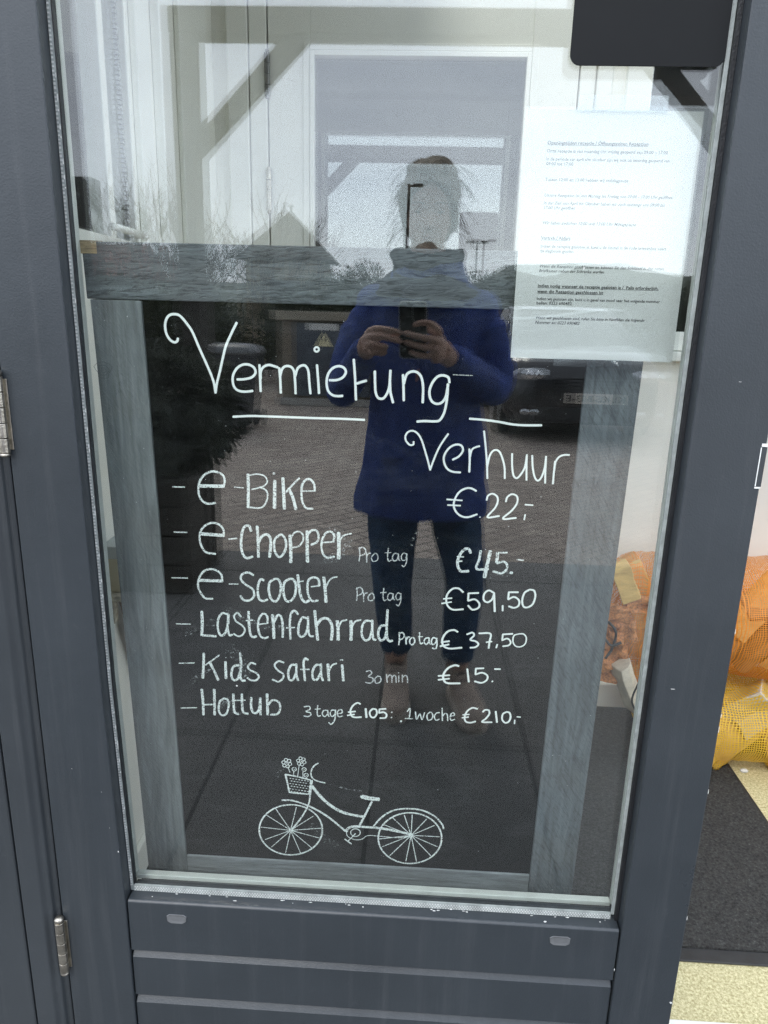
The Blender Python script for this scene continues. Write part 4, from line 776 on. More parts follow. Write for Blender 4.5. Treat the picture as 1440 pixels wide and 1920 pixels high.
def bag(name, label, cen, half, net, logs, loglabel, seed, n=120, mm=90):
    """logs first, each a thing; then the net is drawn taut over them"""
    cx_, cy_, cz_ = cen; hx, hy, hz = half; V = []; F = []
    for k, (c, ax, L, r, spin, mt_) in enumerate(logs):
        lm = log_mesh(c, ax, L, r, spin, seed * 31 + k); b = len(V); V += [p.copy() for p in lm.v]; F += [tuple(b + i for i in f) for f in lm.f]
        tag(lm.build('firewood_log', mt_, None, 0.003), loglabel, 'log', 'split logs in the net bags')
    tree = BVHTree.FromPolygons(V, F)
    root = thing(name, label, 'firewood bag', (cx_, cy_, cz_ - hz), 'net bags of firewood'); oo = org(root)
    rad = [[0.0] * n for _ in range(mm + 1)]
    for j in range(mm + 1):
        t = -1 + 2 * j / mm; e = max(0.0, 1 - abs(t) ** 5) ** 0.5
        for i in range(n):
            ph = 2 * math.pi * i / n; d = Vector((0, math.cos(ph), math.sin(ph))); p0 = Vector((cx_ + t * hx, cy_, cz_))
            q = 1 / math.sqrt((d.y / hy) ** 2 + (d.z / hz) ** 2); base = 0.90 * q * e
            h = tree.ray_cast(p0 + d * 0.6, -d, 0.6); rr = base
            if h[0] is not None: rr = max(base, 0.6 - h[3] + 0.004)
            rad[j][i] = rr
    for it in range(3):                              # taut: bridge the hollows between logs
        nr = [row[:] for row in rad]
        for j in range(1, mm):
            for i in range(n):
                av = (rad[j-1][i] + rad[j+1][i] + rad[j][i-1] + rad[j][(i+1) % n]) / 4; nr[j][i] = max(rad[j][i], av) if it < 2 else (rad[j][i] * 2 + av) / 3 + 0.001
        rad = nr
    vs = []; uv = []; fs = []
    for j in range(mm + 1):
        t = -1 + 2 * j / mm
        for i in range(n + 1):
            ph = 2 * math.pi * (i % n) / n; r_ = rad[j][i % n] * (1 + 0.02 * mnoise.noise((t * 14, math.cos(ph) * 5 + seed, math.sin(ph) * 5)))
            p = Vector((cx_ + t * hx, cy_ + math.cos(ph) * r_, max(cz_ + math.sin(ph) * r_, cz_ - hz))); vs.append(p - oo); uv.append((t * hx + 0.01 * mnoise.noise((t * 9, ph, seed)), 2 * math.pi * i / n * (hy + hz) / 2 * 1.05))
    for j in range(mm):
        for i in range(n): fs.append((j*(n+1)+i, j*(n+1)+i+1, (j+1)*(n+1)+i+1, (j+1)*(n+1)+i))
    me = bpy.data.meshes.new('net'); me.from_pydata([tuple(v) for v in vs], [], fs); me.update(); ul = me.uv_layers.new(name='UVMap')
    for lp in me.loops: ul.data[lp.index].uv = uv[lp.vertex_index]
    for p in me.polygons: p.use_smooth = True
    me.materials.append(net); o = bpy.data.objects.new('net', me); COL.objects.link(o); o.parent = root; ORG[o.name] = oo
    return root
def scatter_logs(cen, half, seed, cnt, tilt, mats):
    rnd = random.Random(seed); out_ = []
    for k in range(cnt):
        u = -0.80 + 1.6 * ((k + 0.5) / cnt) + rnd.uniform(-0.06, 0.06); a = R(tilt + rnd.uniform(-38, 38)); L = rnd.uniform(0.22, 0.27)
        ax = Vector((math.cos(a), rnd.uniform(-0.25, 0.25), math.sin(a))).normalized(); r = rnd.uniform(0.072, 0.098)
        c = Vector((cen[0] + u * half[0] * 0.85, cen[1] - half[1] * rnd.uniform(0.25, 0.5), cen[2] + half[2] * (0.28 if k % 2 else -0.18) * rnd.uniform(0.6, 1.3)))
        mz = abs(ax.z) * L / 2 + 0.05
        if mz > half[2]: ax.z *= 0.35; ax.normalize()
        out_.append((c, ax, L, r, rnd.uniform(0, 360), mats[k % len(mats)]))
    return out_
WOODB = plain('brown_split_log', (0.42, 0.25, 0.10), 0.8, 0.3, 5.0, 0.6, 60.0, stretch=(2, 9, 9))
ca, ha = (1.14, 1.06, 0.170), (0.44, 0.20, 0.138)
bag('firewood_bag', 'yellow net bag of firewood lying at the bottom of the pile', ca, ha, NETY, scatter_logs(ca, ha, 5, 9, 60, (WOODO, WOODP)), 'split log inside the yellow net bag', 3)
cb_, hb = (1.22, 1.06, 0.490), (0.40, 0.21, 0.200)
bag('firewood_bag', 'orange net bag of firewood lying across the yellow bag', cb_, hb, NETO, scatter_logs(cb_, hb, 14, 14, 35, (WOODB, WOODO, WOODB)), 'split log inside the upper orange net bag', 8)
cc, hc = (0.745, 1.10, 0.450), (0.165, 0.15, 0.235)
lg = [((0.655, 1.01, 0.575), (0.5, 0.0, -1), 0.20, 0.085, 40, WOODO), ((0.80, 1.02, 0.57), (0.2, 0.0, 1), 0.20, 0.09, 140, WOODB), ((0.70, 1.02, 0.42), (1, 0.1, -0.2), 0.22, 0.085, 100, WOODB), ((0.74, 1.02, 0.31), (1, 0.0, 0.25), 0.22, 0.08, 200, WOODO)]
bag('firewood_bag', 'tied end of an orange net bag on the left of the pile behind the chalkboard', cc, hc, NETO, lg, 'split log in the tied left net bag behind the glass', 6, 90, 70)
def lg1(c, ax, L, r, spin, seed, mat, label):
    tag(log_mesh(c, ax, L, r, spin, seed).build('firewood_log', mat, None, 0.003), label, 'log', 'split logs in the net bags')
pC = glass_pt(1180, 1285, 0.92); lg1(pC, (0.45, 0.1, -1), 0.16, 0.060, 200, 53, WOODP, 'pale split log poking out below the tied net bag')
pA = glass_pt(1172, 1092, 0.925); lg1(pA, (0.42, 0.15, -1), 0.11, 0.055, 40, 51, WOODO, 'honey coloured split log end at the top of the tied net bag')
# gathered mouth of the bag: crumpled flaps of net and a black draw-cord
m = MB()
for q, (px, py, sx, sz) in enumerate(((1150, 1150, 0.045, 0.03), (1142, 1195, 0.04, 0.035), (1156, 1228, 0.035, 0.04), (1146, 1262, 0.045, 0.03), (1210, 1262, 0.02, 0.03), (1168, 1180, 0.04, 0.03), (1205, 1135, 0.05, 0.025))):
    c = glass_pt(px, py, 0.925); g = 9; vs = []
    for jj in range(g):
        for ii in range(g):
            u, v = -1 + 2 * ii / (g - 1), -1 + 2 * jj / (g - 1); nn = lambda f, o_: mnoise.noise((u * f + q * 3.1, v * f, o_ + q))
            vs.append(c + Vector((u * sx * (1 + 0.3 * nn(1.0, 5)), 0.034 * nn(1.2, 1) + 0.010 * nn(3.0, 2), v * sz * (1 + 0.3 * nn(1.0, 9)) + 0.006 * nn(2, 7))))
    qd = [(jj*g+ii, jj*g+ii+1, (jj+1)*g+ii+1, (jj+1)*g+ii) for jj in range(g-1) for ii in range(g-1)]
    m.add(vs, qd)
bag_root = [o for o in bpy.data.objects if o.name.startswith('firewood_bag')][-1]
for o in bpy.data.objects:
    if o.get('label', '').startswith('tied end'): bag_root = o
m.build('gathered_net', plain('crumpled_orange_net', (0.50, 0.20, 0.06), 0.6, 0.6, 160.0, 0.6, 160.0), bag_root, smooth=True)
m = MB(); m.tube(crom([glass_pt(1140, 1165, 0.91), glass_pt(1155, 1185, 0.90), glass_pt(1148, 1215, 0.91), glass_pt(1135, 1235, 0.90)], 4), 0.004, 6)
m.tube(crom([glass_pt(1200, 1275, 0.86), glass_pt(1185, 1310, 0.85), glass_pt(1190, 1330, 0.86)], 4), 0.003, 6); m.tube(crom([glass_pt(1130, 1190, 0.90), glass_pt(1145, 1210, 0.90), glass_pt(1165, 1205, 0.90)], 4), 0.004, 6)
m.build('draw_cord', RUBBER, bag_root, smooth=True)
# pebble on the floor beside the mat
m = MB(); m.ell(glass_pt(1395, 1445, 0.70) * 1.0, (0.011, 0.007, 0.005), 12, 8); tag(m.build('pebble', plain('pebble_grey', (0.45, 0.42, 0.36), 0.7, 0.2, 60.0), smooth=True), 'small pale pebble on the floor by the yellow bag', 'pebble')
# small shelf on the left wall with a box and a bundle of slats
sh = thing('wall_shelf', 'narrow pale shelf fixed to the left hall wall beside the chalkboard', 'shelf', (-0.59, 0.42, 0.77))
m = MB(); m.box((-0.6195, 0.33, 0.762), (-0.545, 0.60, 0.774)); m.box((-0.6195, 0.36, 0.70), (-0.605, 0.38, 0.7615)); m.build('board', plain('speckled_shelf', (0.40, 0.37, 0.29), 0.6, 0.6, 60.0), sh, 0.002)
bx = thing('card_box', 'beige card box with a grey lid standing on the wall shelf', 'box', (-0.59, 0.42, 0.775))
m = MB(); m.box((-0.617, 0.35, 0.7745), (-0.553, 0.58, 0.845)); m.build('box_body', plain('beige_card', (0.50, 0.45, 0.33), 0.7, 0.08, 8.0), bx, 0.002)
m = MB(); m.box((-0.6185, 0.348, 0.8455), (-0.551, 0.582, 0.872)); m.build('lid', plain('grey_card', (0.40, 0.43, 0.43), 0.6, 0.06, 8.0), bx, 0.002)
sb = thing('slat_bundle', 'bundle of thin brown wooden slats leaning on the left hall wall', 'slats', (-0.58, 0.42, FZ)); rnd = random.Random(2)
for k in range(6):
    m = MB(); y = 0.34 + 0.018 * k; m.obox((-0.596 + 0.006 * (k % 2), y + 0.075, 0.66), (0.006, 0, 0), (0, 0.0075, 0), (0, 0.035, -0.10)); m.build('slat', plain('brown_slat', (0.20 + 0.05 * (k % 3), 0.125 + 0.03 * (k % 3), 0.05), 0.7, 0.3, 30.0), sb, 0.001)
# ------------------------------------------------------------------ outside, mirrored in the glass
TIMBER = plain('dark_timber', (0.060, 0.052, 0.042), 0.7, 0.3, 5.0, 0.4, 40.0, stretch=(6, 6, 0.6))
po = thing('timber_porch', 'dark timber porch frame with diagonal braces at the edge of the slabs', 'porch', (0.15, -2.67, 0))
m = MB(); m.box((-1.165, -2.74, 0.0), (-1.040, -2.60, 2.505)); m.build('post', TIMBER, po, 0.006)
m = MB(); m.box((1.36, -2.74, 0.0), (1.485, -2.60, 2.505)); m.build('post', TIMBER, po, 0.006)
m = MB(); m.box((-1.167, -2.745, 2.507), (1.487, -2.598, 2.610)); m.build('beam', TIMBER, po, 0.005)
for s in (-1, 1):
    xo = -1.039 if s < 0 else 1.359
    P = [(xo, 2.005), (xo, 2.120), (xo - s * 0.385, 2.505), (xo - s * 0.50, 2.505)]
    m = MB(); m.prism(P, lambda u, v, h: Vector((u, h, v)), -2.715, -2.625); m.build('brace', TIMBER, po, 0.003)
# short gate post with a wire, left of the porch
gp = thing('fence_post', 'square dark fence post with a slanting rail left of the porch', 'post', (-1.58, -2.60, 0))
m = MB(); m.box((-1.640, -2.66, 0), (-1.545, -2.55, 1.905)); m.build('shaft', TIMBER, gp, 0.006)
m = MB(); m.tube([(-1.60, -2.545, 1.82), (-2.3, -2.5, 2.02)], 0.013, 8); m.build('rail', plain('galvanised', (0.35, 0.36, 0.37), 0.5, 0.2, 20.0, metal=0.6), gp, smooth=True)
# planter with a dark bush
pl = thing('planter', 'dark timber planter beside the left porch post', 'planter', (-1.40, -2.38, 0))
m = MB()
for k in range(4): m.box((-1.95, -2.56, 0.005 + 0.145 * k), (-1.045, -2.20, 0.142 + 0.145 * k))
m.build('planter_box', TIMBER, pl, 0.004)
m = MB(); m.box((-1.93, -2.54, 0.56), (-1.065, -2.22, 0.59)); m.build('potting_soil', GROUND, pl)
def leaf_mat(name, c0, c1):
    mm, t, b, o = _mat(name); oi = N(t, 'ShaderNodeTexCoord'); n = N(t, 'ShaderNodeTexNoise', Scale=5.0, Detail=5.0); t.links.new(oi.outputs['Object'], n.inputs['Vector'])
    r = N(t, 'ShaderNodeValToRGB'); r.color_ramp.elements[0].position = 0.35; r.color_ramp.elements[1].position = 0.68
    r.color_ramp.elements[0].color = c0 + (1,); r.color_ramp.elements[1].color = c1 + (1,); t.links.new(n.outputs['Fac'], r.inputs[0]); t.links.new(r.outputs[0], b.inputs['Base Color'])
    b.inputs['Roughness'].default_value = 0.55; b.inputs['Specular IOR Level'].default_value = 0.3; return mm
LEAFD = leaf_mat('dark_needles', (0.018, 0.024, 0.013), (0.100, 0.108, 0.075)); LEAFG = leaf_mat('scrub_leaves', (0.020, 0.028, 0.012), (0.075, 0.085, 0.040))
BARK = plain('bark', (0.075, 0.065, 0.052), 0.85, 0.3, 20.0, 0.5, 60.0)
def leaves(c, r, n, sz, seed, droop=0.0, lump=0.28):
    rnd = random.Random(seed); m = MB(); c = Vector(c)
    vs = []; fs = []
    for k in range(n):
        while True:
            d = Vector((rnd.uniform(-1, 1), rnd.uniform(-1, 1), rnd.uniform(-1, 1)))
            if 0.01 < d.length < 1: break
        d.normalize(); q = rnd.random() ** 0.45
        rad = 1 + lump * mnoise.noise(d * 2.3 + Vector((seed, 0, 0))) + 0.5 * lump * mnoise.noise(d * 6 + Vector((0, seed, 0)))
        p = c + Vector((d.x * r[0], d.y * r[1], d.z * r[2])) * q * rad
        t = (d + Vector((rnd.uniform(-.8, .8), rnd.uniform(-.8, .8), rnd.uniform(-.5, .9))) - Vector((0, 0, droop))).normalized()
        s = t.cross(Vector((rnd.uniform(-1, 1), rnd.uniform(-1, 1), rnd.uniform(-1, 1))))
        if s.length < 1e-3: continue
        s.normalize(); L = sz * rnd.uniform(0.6, 1.5); w_ = L * rnd.uniform(0.14, 0.28)
        b = len(vs); vs += [p - s * w_ * 0.4, p + t * L * 0.5 - s * w_, p + t * L, p + t * L * 0.5 + s * w_]; fs.append((b, b + 1, b + 2, b + 3))
    m.v = vs; m.f = fs; return m
def bush(name, label, cat, base, r, n, sz, seed, mat, group=None, droop=0.0, stems=5):
    root = thing(name, label, cat, base, group); c = Vector(base) + Vector((0, 0, r[2] * 0.95))
    leaves(c, r, n, sz, seed, droop).build('foliage', mat, root)
    m = MB(); rnd = random.Random(seed)
    for k in range(stems):
        a = rnd.uniform(0, 6.28); e = c + Vector((math.cos(a) * r[0] * 0.5, math.sin(a) * r[1] * 0.5, rnd.uniform(-0.2, 0.4) * r[2]))
        m.tube(crom([Vector(base) + Vector((math.cos(a) * 0.03, math.sin(a) * 0.03, -0.02)), Vector(base).lerp(e, 0.5) + Vector((0, 0, 0.05)), e], 3), [0.014] * 3 + [0.008] * 3 + [0.004], 6)
    m.build('stem', BARK, root, smooth=True); return root
bush('ornamental_bush', 'dark drooping evergreen bush growing in the timber planter', 'bush', (-1.31, -2.36, 0.585), (0.50, 0.34, 0.30), 9000, 0.055, 21, LEAFD, None, 0.9)
# bare winter trees and reeds of twigs on the left
def bare_tree(label, base, h, seed, spread=0.55, depth=5, r0=0.05):
    root = thing('bare_tree', label, 'tree', base, 'bare winter trees'); rnd = random.Random(seed); tk = MB(); br_ = MB()
    def grow(p, d, L, r, lv):
        pts = [p]; q = p.copy(); dd = d.copy()
        for k in range(4):
            dd = (dd + Vector((rnd.uniform(-1, 1), rnd.uniform(-1, 1), rnd.uniform(-.3, .8))) * 0.16).normalized(); q = q + dd * L / 4; pts.append(q)
        (tk if lv == 0 else br_).tube(pts, [r, r * .88, r * .76, r * .66, r * .55], 6 if lv < 2 else 4, cap=False)
        if lv >= depth: return
        for k in range(3 if lv < 2 else 2):
            t = rnd.uniform(0.35, 1.0); i = min(3, int(t * 4)); pp = pts[i].lerp(pts[i + 1], t * 4 - i)
            nd = (dd + Vector((rnd.uniform(-1, 1), rnd.uniform(-1, 1), rnd.uniform(-.25, .7))) * spread * 1.4).normalized()
            grow(pp, nd, L * rnd.uniform(0.55, 0.8), max(0.0055, r * 0.55), lv + 1)
        grow(pts[-1], dd, L * 0.72, max(0.0055, r * 0.6), lv + 1)
    grow(Vector(base), Vector((rnd.uniform(-.1, .1), rnd.uniform(-.1, .1), 1)), h * 0.33, r0, 0)
    tk.build('trunk', BARK, root, smooth=True); br_.build('branches', BARK, root, smooth=True); return root
bare_tree('tallest bare tree behind the left porch post', (-4.0, -13.5, 0), 4.3, 31)
bare_tree('slender bare tree just right of the tallest one', (-3.1, -14.2, 0), 3.7, 32)
bare_tree('bare tree with low forks behind the fence post', (-5.6, -13.0, 0), 3.9, 33)
bare_tree('small bare tree between the forked tree and the tallest one', (-4.7, -14.5, 0), 3.5, 34)
bare_tree('far bare tree left of the pyramid roof', (-6.6, -15.5, 0), 4.1, 35)
# scrub bushes in a row beyond the pavement
BG = 'scrub bushes beyond the pavement'
for k, (lb_, x, y, rx, rz) in enumerate((
  ('broad low scrub bush behind the wheelie bin', -4.4, -12.6, 1.3, 0.85), ('scrub bush at the left end of the row by the bare trees', -7.0, -13.6, 1.6, 1.2), ('dark scrub bush behind the transformer kiosk', -1.6, -13.2, 1.5, 1.0),
  ('tall rounded scrub bush right of the pyramid roof', -1.75, -20.0, 1.4, 1.30), ('scrub bush filling the gap behind the lamp post', -0.1, -19.0, 1.5, 1.1), ('large rounded scrub bush behind the parked car', 2.2, -18.5, 1.7, 1.28),
  ('scrub bush behind the right side of the car roof', 4.6, -19.5, 2.0, 1.20), ('wide scrub bush at the right end of the row', 7.4, -20.0, 2.2, 1.25), ('scrub bush under the red roof', -9.6, -17.0, 1.8, 1.3))):
    bush('scrub_bush', lb_, 'bush', (x, y, 0), (rx, rx * 0.7, rz), 16000, 0.085, 40 + k, LEAFG, BG, 0.0, 4)
# small house with a pyramid roof, and a long one with a red roof
RTILE = brick_mat('brown_roof_tiles', (0.085, 0.070, 0.055), (0.11, 0.09, 0.07), (0.03, 0.026, 0.022), 0.24, 0.20, 0.5, 0.02); BWALL = brick_mat('sand_brick', (0.30, 0.25, 0.17), (0.36, 0.30, 0.21), (0.20, 0.19, 0.17), 0.22, 0.065, 0.5, 0.010)
ho = thing('small_house', 'small brick house with a steep pyramid roof and finial', 'house', (-3.15, -17.0, 0))
m = MB(); m.box((-4.05, -18.0, 0), (-2.25, -16.2, 2.45)); m.build('wall', BWALL, ho)
m = MB(); ap = Vector((-3.15, -17.1, 3.62)); m.add([(-4.25, -18.2, 2.46), (-2.05, -18.2, 2.46), (-2.05, -16.0, 2.46), (-4.25, -16.0, 2.46), ap], [(3, 2, 1, 0), (0, 1, 4), (1, 2, 4), (2, 3, 4), (3, 0, 4)]); rf = m.build('roof', RTILE, ho)
m = MB(); m.tube([ap - Vector((0, 0, .05)), ap + Vector((0, 0, 0.05)), ap + Vector((0, 0, 0.09)), ap + Vector((0, 0, 0.16))], [0.03, 0.03, 0.085, 0.01], 10); m.build('finial', ALU, rf, smooth=True)
m = MB(); m.box((-3.5, -16.195, 0), (-2.8, -16.17, 2.0)); m.build('door', PAINT2, ho); m = MB(); m.box((-4.0, -16.195, 1.0), (-3.65, -16.17, 1.9)); m.build('window', GLASS, ho)
RED = brick_mat('red_roof_tiles', (0.24, 0.075, 0.05), (0.29, 0.10, 0.065), (0.08, 0.03, 0.025), 0.26, 0.22, 0.5, 0.02)
h2 = thing('bungalow', 'long low bungalow with a red tiled roof far left', 'house', (-13, -29, 0))
m = MB(); m.box((-16.5, -31.5, 0), (-10.8, -27.5, 2.4)); m.build('wall', BWALL, h2)
m = MB(); m.add([(-16.9, -27.2, 2.41), (-10.4, -27.2, 2.41), (-10.4, -31.8, 2.41), (-16.9, -31.8, 2.41), (-16.9, -29.5, 3.75), (-10.4, -29.5, 3.75)], [(3, 2, 1, 0), (0, 1, 5, 4), (2, 3, 4, 5), (1, 2, 5), (3, 0, 4)]); m.build('roof', RED, h2)
for x in (-15.8, -13.9, -12.2):
    m = MB(); m.box((x, -27.498, 0.9), (x + 1.0, -27.46, 2.0)); wf = m.build('window', WHITE2, h2); m = MB(); m.box((x + 0.07, -27.458, 0.97), (x + 0.93, -27.45, 1.93)); m.build('pane', DIM, wf)
# transformer kiosk
CAB = plain('kiosk_door_blue_grey', (0.055, 0.068, 0.090), 0.5, 0.1, 3.0); CON = plain('kiosk_concrete', (0.20, 0.17, 0.13), 0.85, 0.15, 4.0, 0.3, 40.0)
ks = thing('transformer_kiosk', 'low concrete transformer kiosk with blue grey doors and a warning triangle', 'kiosk', (-1.1, -10.2, 0))
m = MB(); m.box((-2.0, -11.3, 0), (0.10, -9.66, 1.20)); m.build('kiosk_body', CON, ks, 0.01)
m = MB(); m.box((-2.08, -11.38, 1.203), (0.18, -9.58, 1.33)); m.build('roof_slab', plain('kiosk_roof', (0.30, 0.27, 0.21), 0.85, 0.15, 4.0), ks, 0.015)
for x0, x1 in ((-1.78, -0.96), (-0.94, -0.12)):
    m = MB(); m.box((x0, -9.657, 0.14), (x1, -9.62, 1.17)); dd = m.build('door', CAB, ks, 0.004)
    m = MB()
    for k in range(6): m.box((x0 + 0.12, -9.618, 0.22 + 0.04 * k), (x1 - 0.12, -9.605, 0.24 + 0.04 * k))
    m.build('vent', CAB, dd)
m = MB(); m.box((-2.02, -9.64, 0.0), (0.12, -9.56, 0.10)); m.build('plinth', plain('kiosk_plinth', (0.30, 0.29, 0.27), 0.85, 0.1, 6.0), ks, 0.005)
m = MB(); m.box((-1.60, -9.618, 1.075), (-1.17, -9.612, 1.165)); sg = m.build('name_plate', plain('plate_white', (0.62, 0.62, 0.60), 0.5, 0.05, 9.0), ks)
m = MB(); rr = [(-1.485, 0.85), (-1.245, 0.85), (-1.365, 1.055)]; m.prism(rr, lambda u, v, h: Vector((u, h, v)), -9.618, -9.612); tr = m.build('warning_triangle', plain('warning_yellow', (0.72, 0.66, 0.42), 0.5, 0.05, 9.0), ks, 0.004)
m = MB(); m.prism([(-1.372, 0.995), (-1.352, 0.995), (-1.362, 0.955), (-1.345, 0.955), (-1.375, 0.885), (-1.368, 0.93), (-1.385, 0.93)], lambda u, v, h: Vector((u, h, v)), -9.6115, -9.6095); m.build('bolt_symbol', RUBBER, tr)
# wheelie bin
bn = thing('wheelie_bin', 'dark grey wheelie bin with a domed lid behind the planter bush', 'bin', (-2.06, -7.3, 0)); BIN = plain('bin_plastic', (0.050, 0.053, 0.058), 0.5, 0.1, 6.0)
m = MB()
def brg(z, hx, hy, yo=0.0): return [Vector((-2.06 + math.copysign(abs(math.cos(a)) ** 0.35, math.cos(a)) * hx, -7.3 + yo + math.copysign(abs(math.sin(a)) ** 0.35, math.sin(a)) * hy, z)) for a in [2 * math.pi * k / 28 for k in range(28)]]
m.rings([brg(0.05, 0.20, 0.22), brg(0.5, 0.235, 0.26), brg(0.82, 0.26, 0.29), brg(0.822, 0.275, 0.305), brg(0.85, 0.275, 0.305)]); m.build('bin_body', BIN, bn, smooth=False)
m = MB(); m.rings([brg(0.853, 0.285, 0.315), brg(0.88, 0.285, 0.315), brg(0.93, 0.25, 0.28), brg(0.96, 0.16, 0.18), brg(0.965, 0.03, 0.03)]); m.build('lid', plain('lid_plastic', (0.12, 0.125, 0.13), 0.4, 0.1, 6.0), bn, smooth=True)
for s in (-1, 1):
    m = MB(); m.tube([(-2.06 + s * 0.20, -7.56, 0.10), (-2.06 + s * 0.25, -7.56, 0.10)], 0.095, 20); m.build('wheel', RUBBER, bn)
m = MB(); m.tube([(-2.26, -7.62, 0.80), (-1.86, -7.62, 0.80)], 0.015, 8); m.build('handle', BIN, bn)
# lamp posts
def lamp(label, x, y, h, arms, r=0.055):
    root = thing('street_lamp', label, 'street lamp', (x, y, 0)); LP = plain('lamp_post_paint', (0.05, 0.042, 0.036), 0.5, 0.1, 9.0)
    m = MB(); m.tube([(x, y, 0), (x, y, 1.0), (x, y, 1.02), (x, y, h)], [r * 1.5, r * 1.5, r, r * 0.75], 14); m.build('pole', LP, root, smooth=False)
    for s in arms:
        m = MB(); m.tube([(x, y, h - 0.06), (x + s * 0.16, y, h - 0.04)], 0.03, 8); m.obox((x + s * 0.27, y, h - 0.03), (0.15, 0, 0), (0, 0.09, 0), (0, 0, 0.035)); hd = m.build('lamp_head', LP, root, 0.008)
        m = MB(); m.box((x + s * 0.27 - 0.11, y - 0.06, h - 0.073), (x + s * 0.27 + 0.11, y + 0.06, h - 0.066)); m.build('lens', plain('lamp_lens', (0.5, 0.5, 0.48), 0.3, 0.05, 9.0), hd)
lamp('dark lamp post with a single arm behind the person', -0.50, -19.2, 5.0, (1,))
lamp('distant lamp post with two short arms right of the person', 1.93, -27.0, 3.95, (-1, 1), 0.05)
# parked car facing the door
CARP = plain('dark_car_paint', (0.016, 0.017, 0.020), 0.16, 0.1, 2.0, spec=0.5, coat=0.6, rvar=0.03); CARG = plain('car_glass', (0.012, 0.014, 0.016), 0.06, 0.1, 2.0, spec=0.6, rvar=0.02); TRIM = plain('black_trim', (0.012, 0.012, 0.013), 0.5, 0.1, 9.0)
CX = 1.79
car = thing('parked_car', 'dark parked hatchback facing the door on the brick pavement', 'car', (CX, -8.9, 0))
def csec(y, hw, zb, zs, zt, tw):   # half section mirrored: sill, flank, shoulder, top
    h = [(hw * 0.90, zb), (hw * 0.98, zb + 0.12), (hw, (zb + zs) / 2), (hw * 0.97, zs), (tw, zt - 0.02), (tw * 0.6, zt), (0.001, zt + 0.006)]
    return [Vector((CX + p[0], y, p[1])) for p in h] + [Vector((CX - p[0], y, p[1])) for p in h[::-1]]
m = MB(); m.rings([csec(-6.93, 0.60, 0.26, 0.62, 0.70, 0.50), csec(-6.96, 0.72, 0.22, 0.70, 0.78, 0.60), csec(-7.10, 0.83, 0.20, 0.80, 0.88, 0.70), csec(-7.5, 0.88, 0.20, 0.88, 0.97, 0.76), csec(-7.95, 0.90, 0.20, 0.93, 1.02, 0.80), csec(-9.0, 0.91, 0.20, 0.94, 0.99, 0.85), csec(-10.4, 0.90, 0.20, 0.96, 1.0, 0.84), csec(-10.95, 0.84, 0.24, 0.92, 0.97, 0.78), csec(-11.08, 0.72, 0.30, 0.80, 0.9, 0.64)])
m.build('body', CARP, car, smooth=True)
def gsec(y, hw, z0, z1, tw): return [Vector((CX + a, y, b)) for a, b in ((hw, z0), (tw, z1), (tw * 0.7, z1 + 0.012), (-tw * 0.7, z1 + 0.012), (-tw, z1), (-hw, z0))]
m = MB(); m.rings([gsec(-7.98, 0.78, 0.985, 0.995, 0.74), gsec(-8.45, 0.80, 0.97, 1.25, 0.66), gsec(-8.80, 0.81, 0.97, 1.415, 0.62), gsec(-9.6, 0.81, 0.97, 1.455, 0.62), gsec(-10.4, 0.80, 0.97, 1.40, 0.60), gsec(-10.95, 0.74, 0.955, 1.02, 0.66)]); m.build('cabin_glass', CARG, car, smooth=False)
m = MB(); m.rings([[Vector((CX + x, y, z + dz - 0.35 * (x / 0.9) ** 4 * 0.1)) for x in (-0.63, -0.4, 0, 0.4, 0.63)] + [Vector((CX + x, y, z + dz - 0.02)) for x in (0.63, 0.4, 0, -0.4, -0.63)] for y, z, dz in ((-8.78, 1.42, 0.015), (-9.1, 1.45, 0.022), (-9.6, 1.465, 0.022), (-10.4, 1.41, 0.02), (-10.55, 1.38, 0.01))]); m.build('roof', CARP, car, smooth=False)
for s in (-1, 1):
    m = MB(); m.tube([(CX + s * 0.80, -7.96, 0.985), (CX + s * 0.68, -8.45, 1.265), (CX + s * 0.625, -8.80, 1.425)], 0.026, 8); m.build('windscreen_pillar', CARP, car, smooth=True)
    m = MB(); m.ell((CX + s * 0.62, -6.985, 0.735), (0.17, 0.05, 0.075), 18, 10); hl = m.build('headlight', plain('headlamp_lens', (0.55, 0.57, 0.6), 0.05, 0.05, 9.0, metal=0.7, rvar=0.02), car, smooth=True)
    m = MB(); m.ell((CX + s * 0.60, -6.945, 0.735), (0.05, 0.03, 0.05), 14, 8); m.build('lamp_bowl', plain('lamp_chrome', (0.9, 0.9, 0.92), 0.05, 0.02, 9.0, metal=1.0, rvar=0.02), hl, smooth=True)
    m = MB(); m.ell((CX + s * 0.62, -6.955, 0.34), (0.065, 0.035, 0.04), 14, 8); m.build('fog_lamp', plain('fog_lens', (0.7, 0.72, 0.74), 0.06, 0.03, 9.0, metal=0.8, rvar=0.02), car, smooth=True)
    m = MB(); m.ell((CX + s * 0.98, -8.25, 1.02), (0.10, 0.05, 0.07), 14, 8); m.build('wing_mirror', CARP, car, smooth=True)
    for y in (-7.72, -10.28):
        m = MB(); m.tube([(CX + s * 0.71, y, 0.31), (CX + s * 0.90, y, 0.31)], 0.31, 28); wh = m.build('wheel', RUBBER, car, 0.02)
        m = MB(); m.tube([(CX + s * 0.902, y, 0.31), (CX + s * 0.915, y, 0.31)], 0.20, 20); m.build('rim', ALU, wh, 0.006)
m = MB()
for k in range(4): m.obox((CX, -6.930, 0.60 + 0.035 * k), (0.34, 0, 0), (0, 0.012, 0), (0, 0, 0.008))
m.build('grille', TRIM, car); m = MB(); m.obox((CX, -6.925, 0.33), (0.50, 0, 0), (0, 0.02, 0), (0, 0, 0.07)); m.build('air_intake', TRIM, car, 0.01)
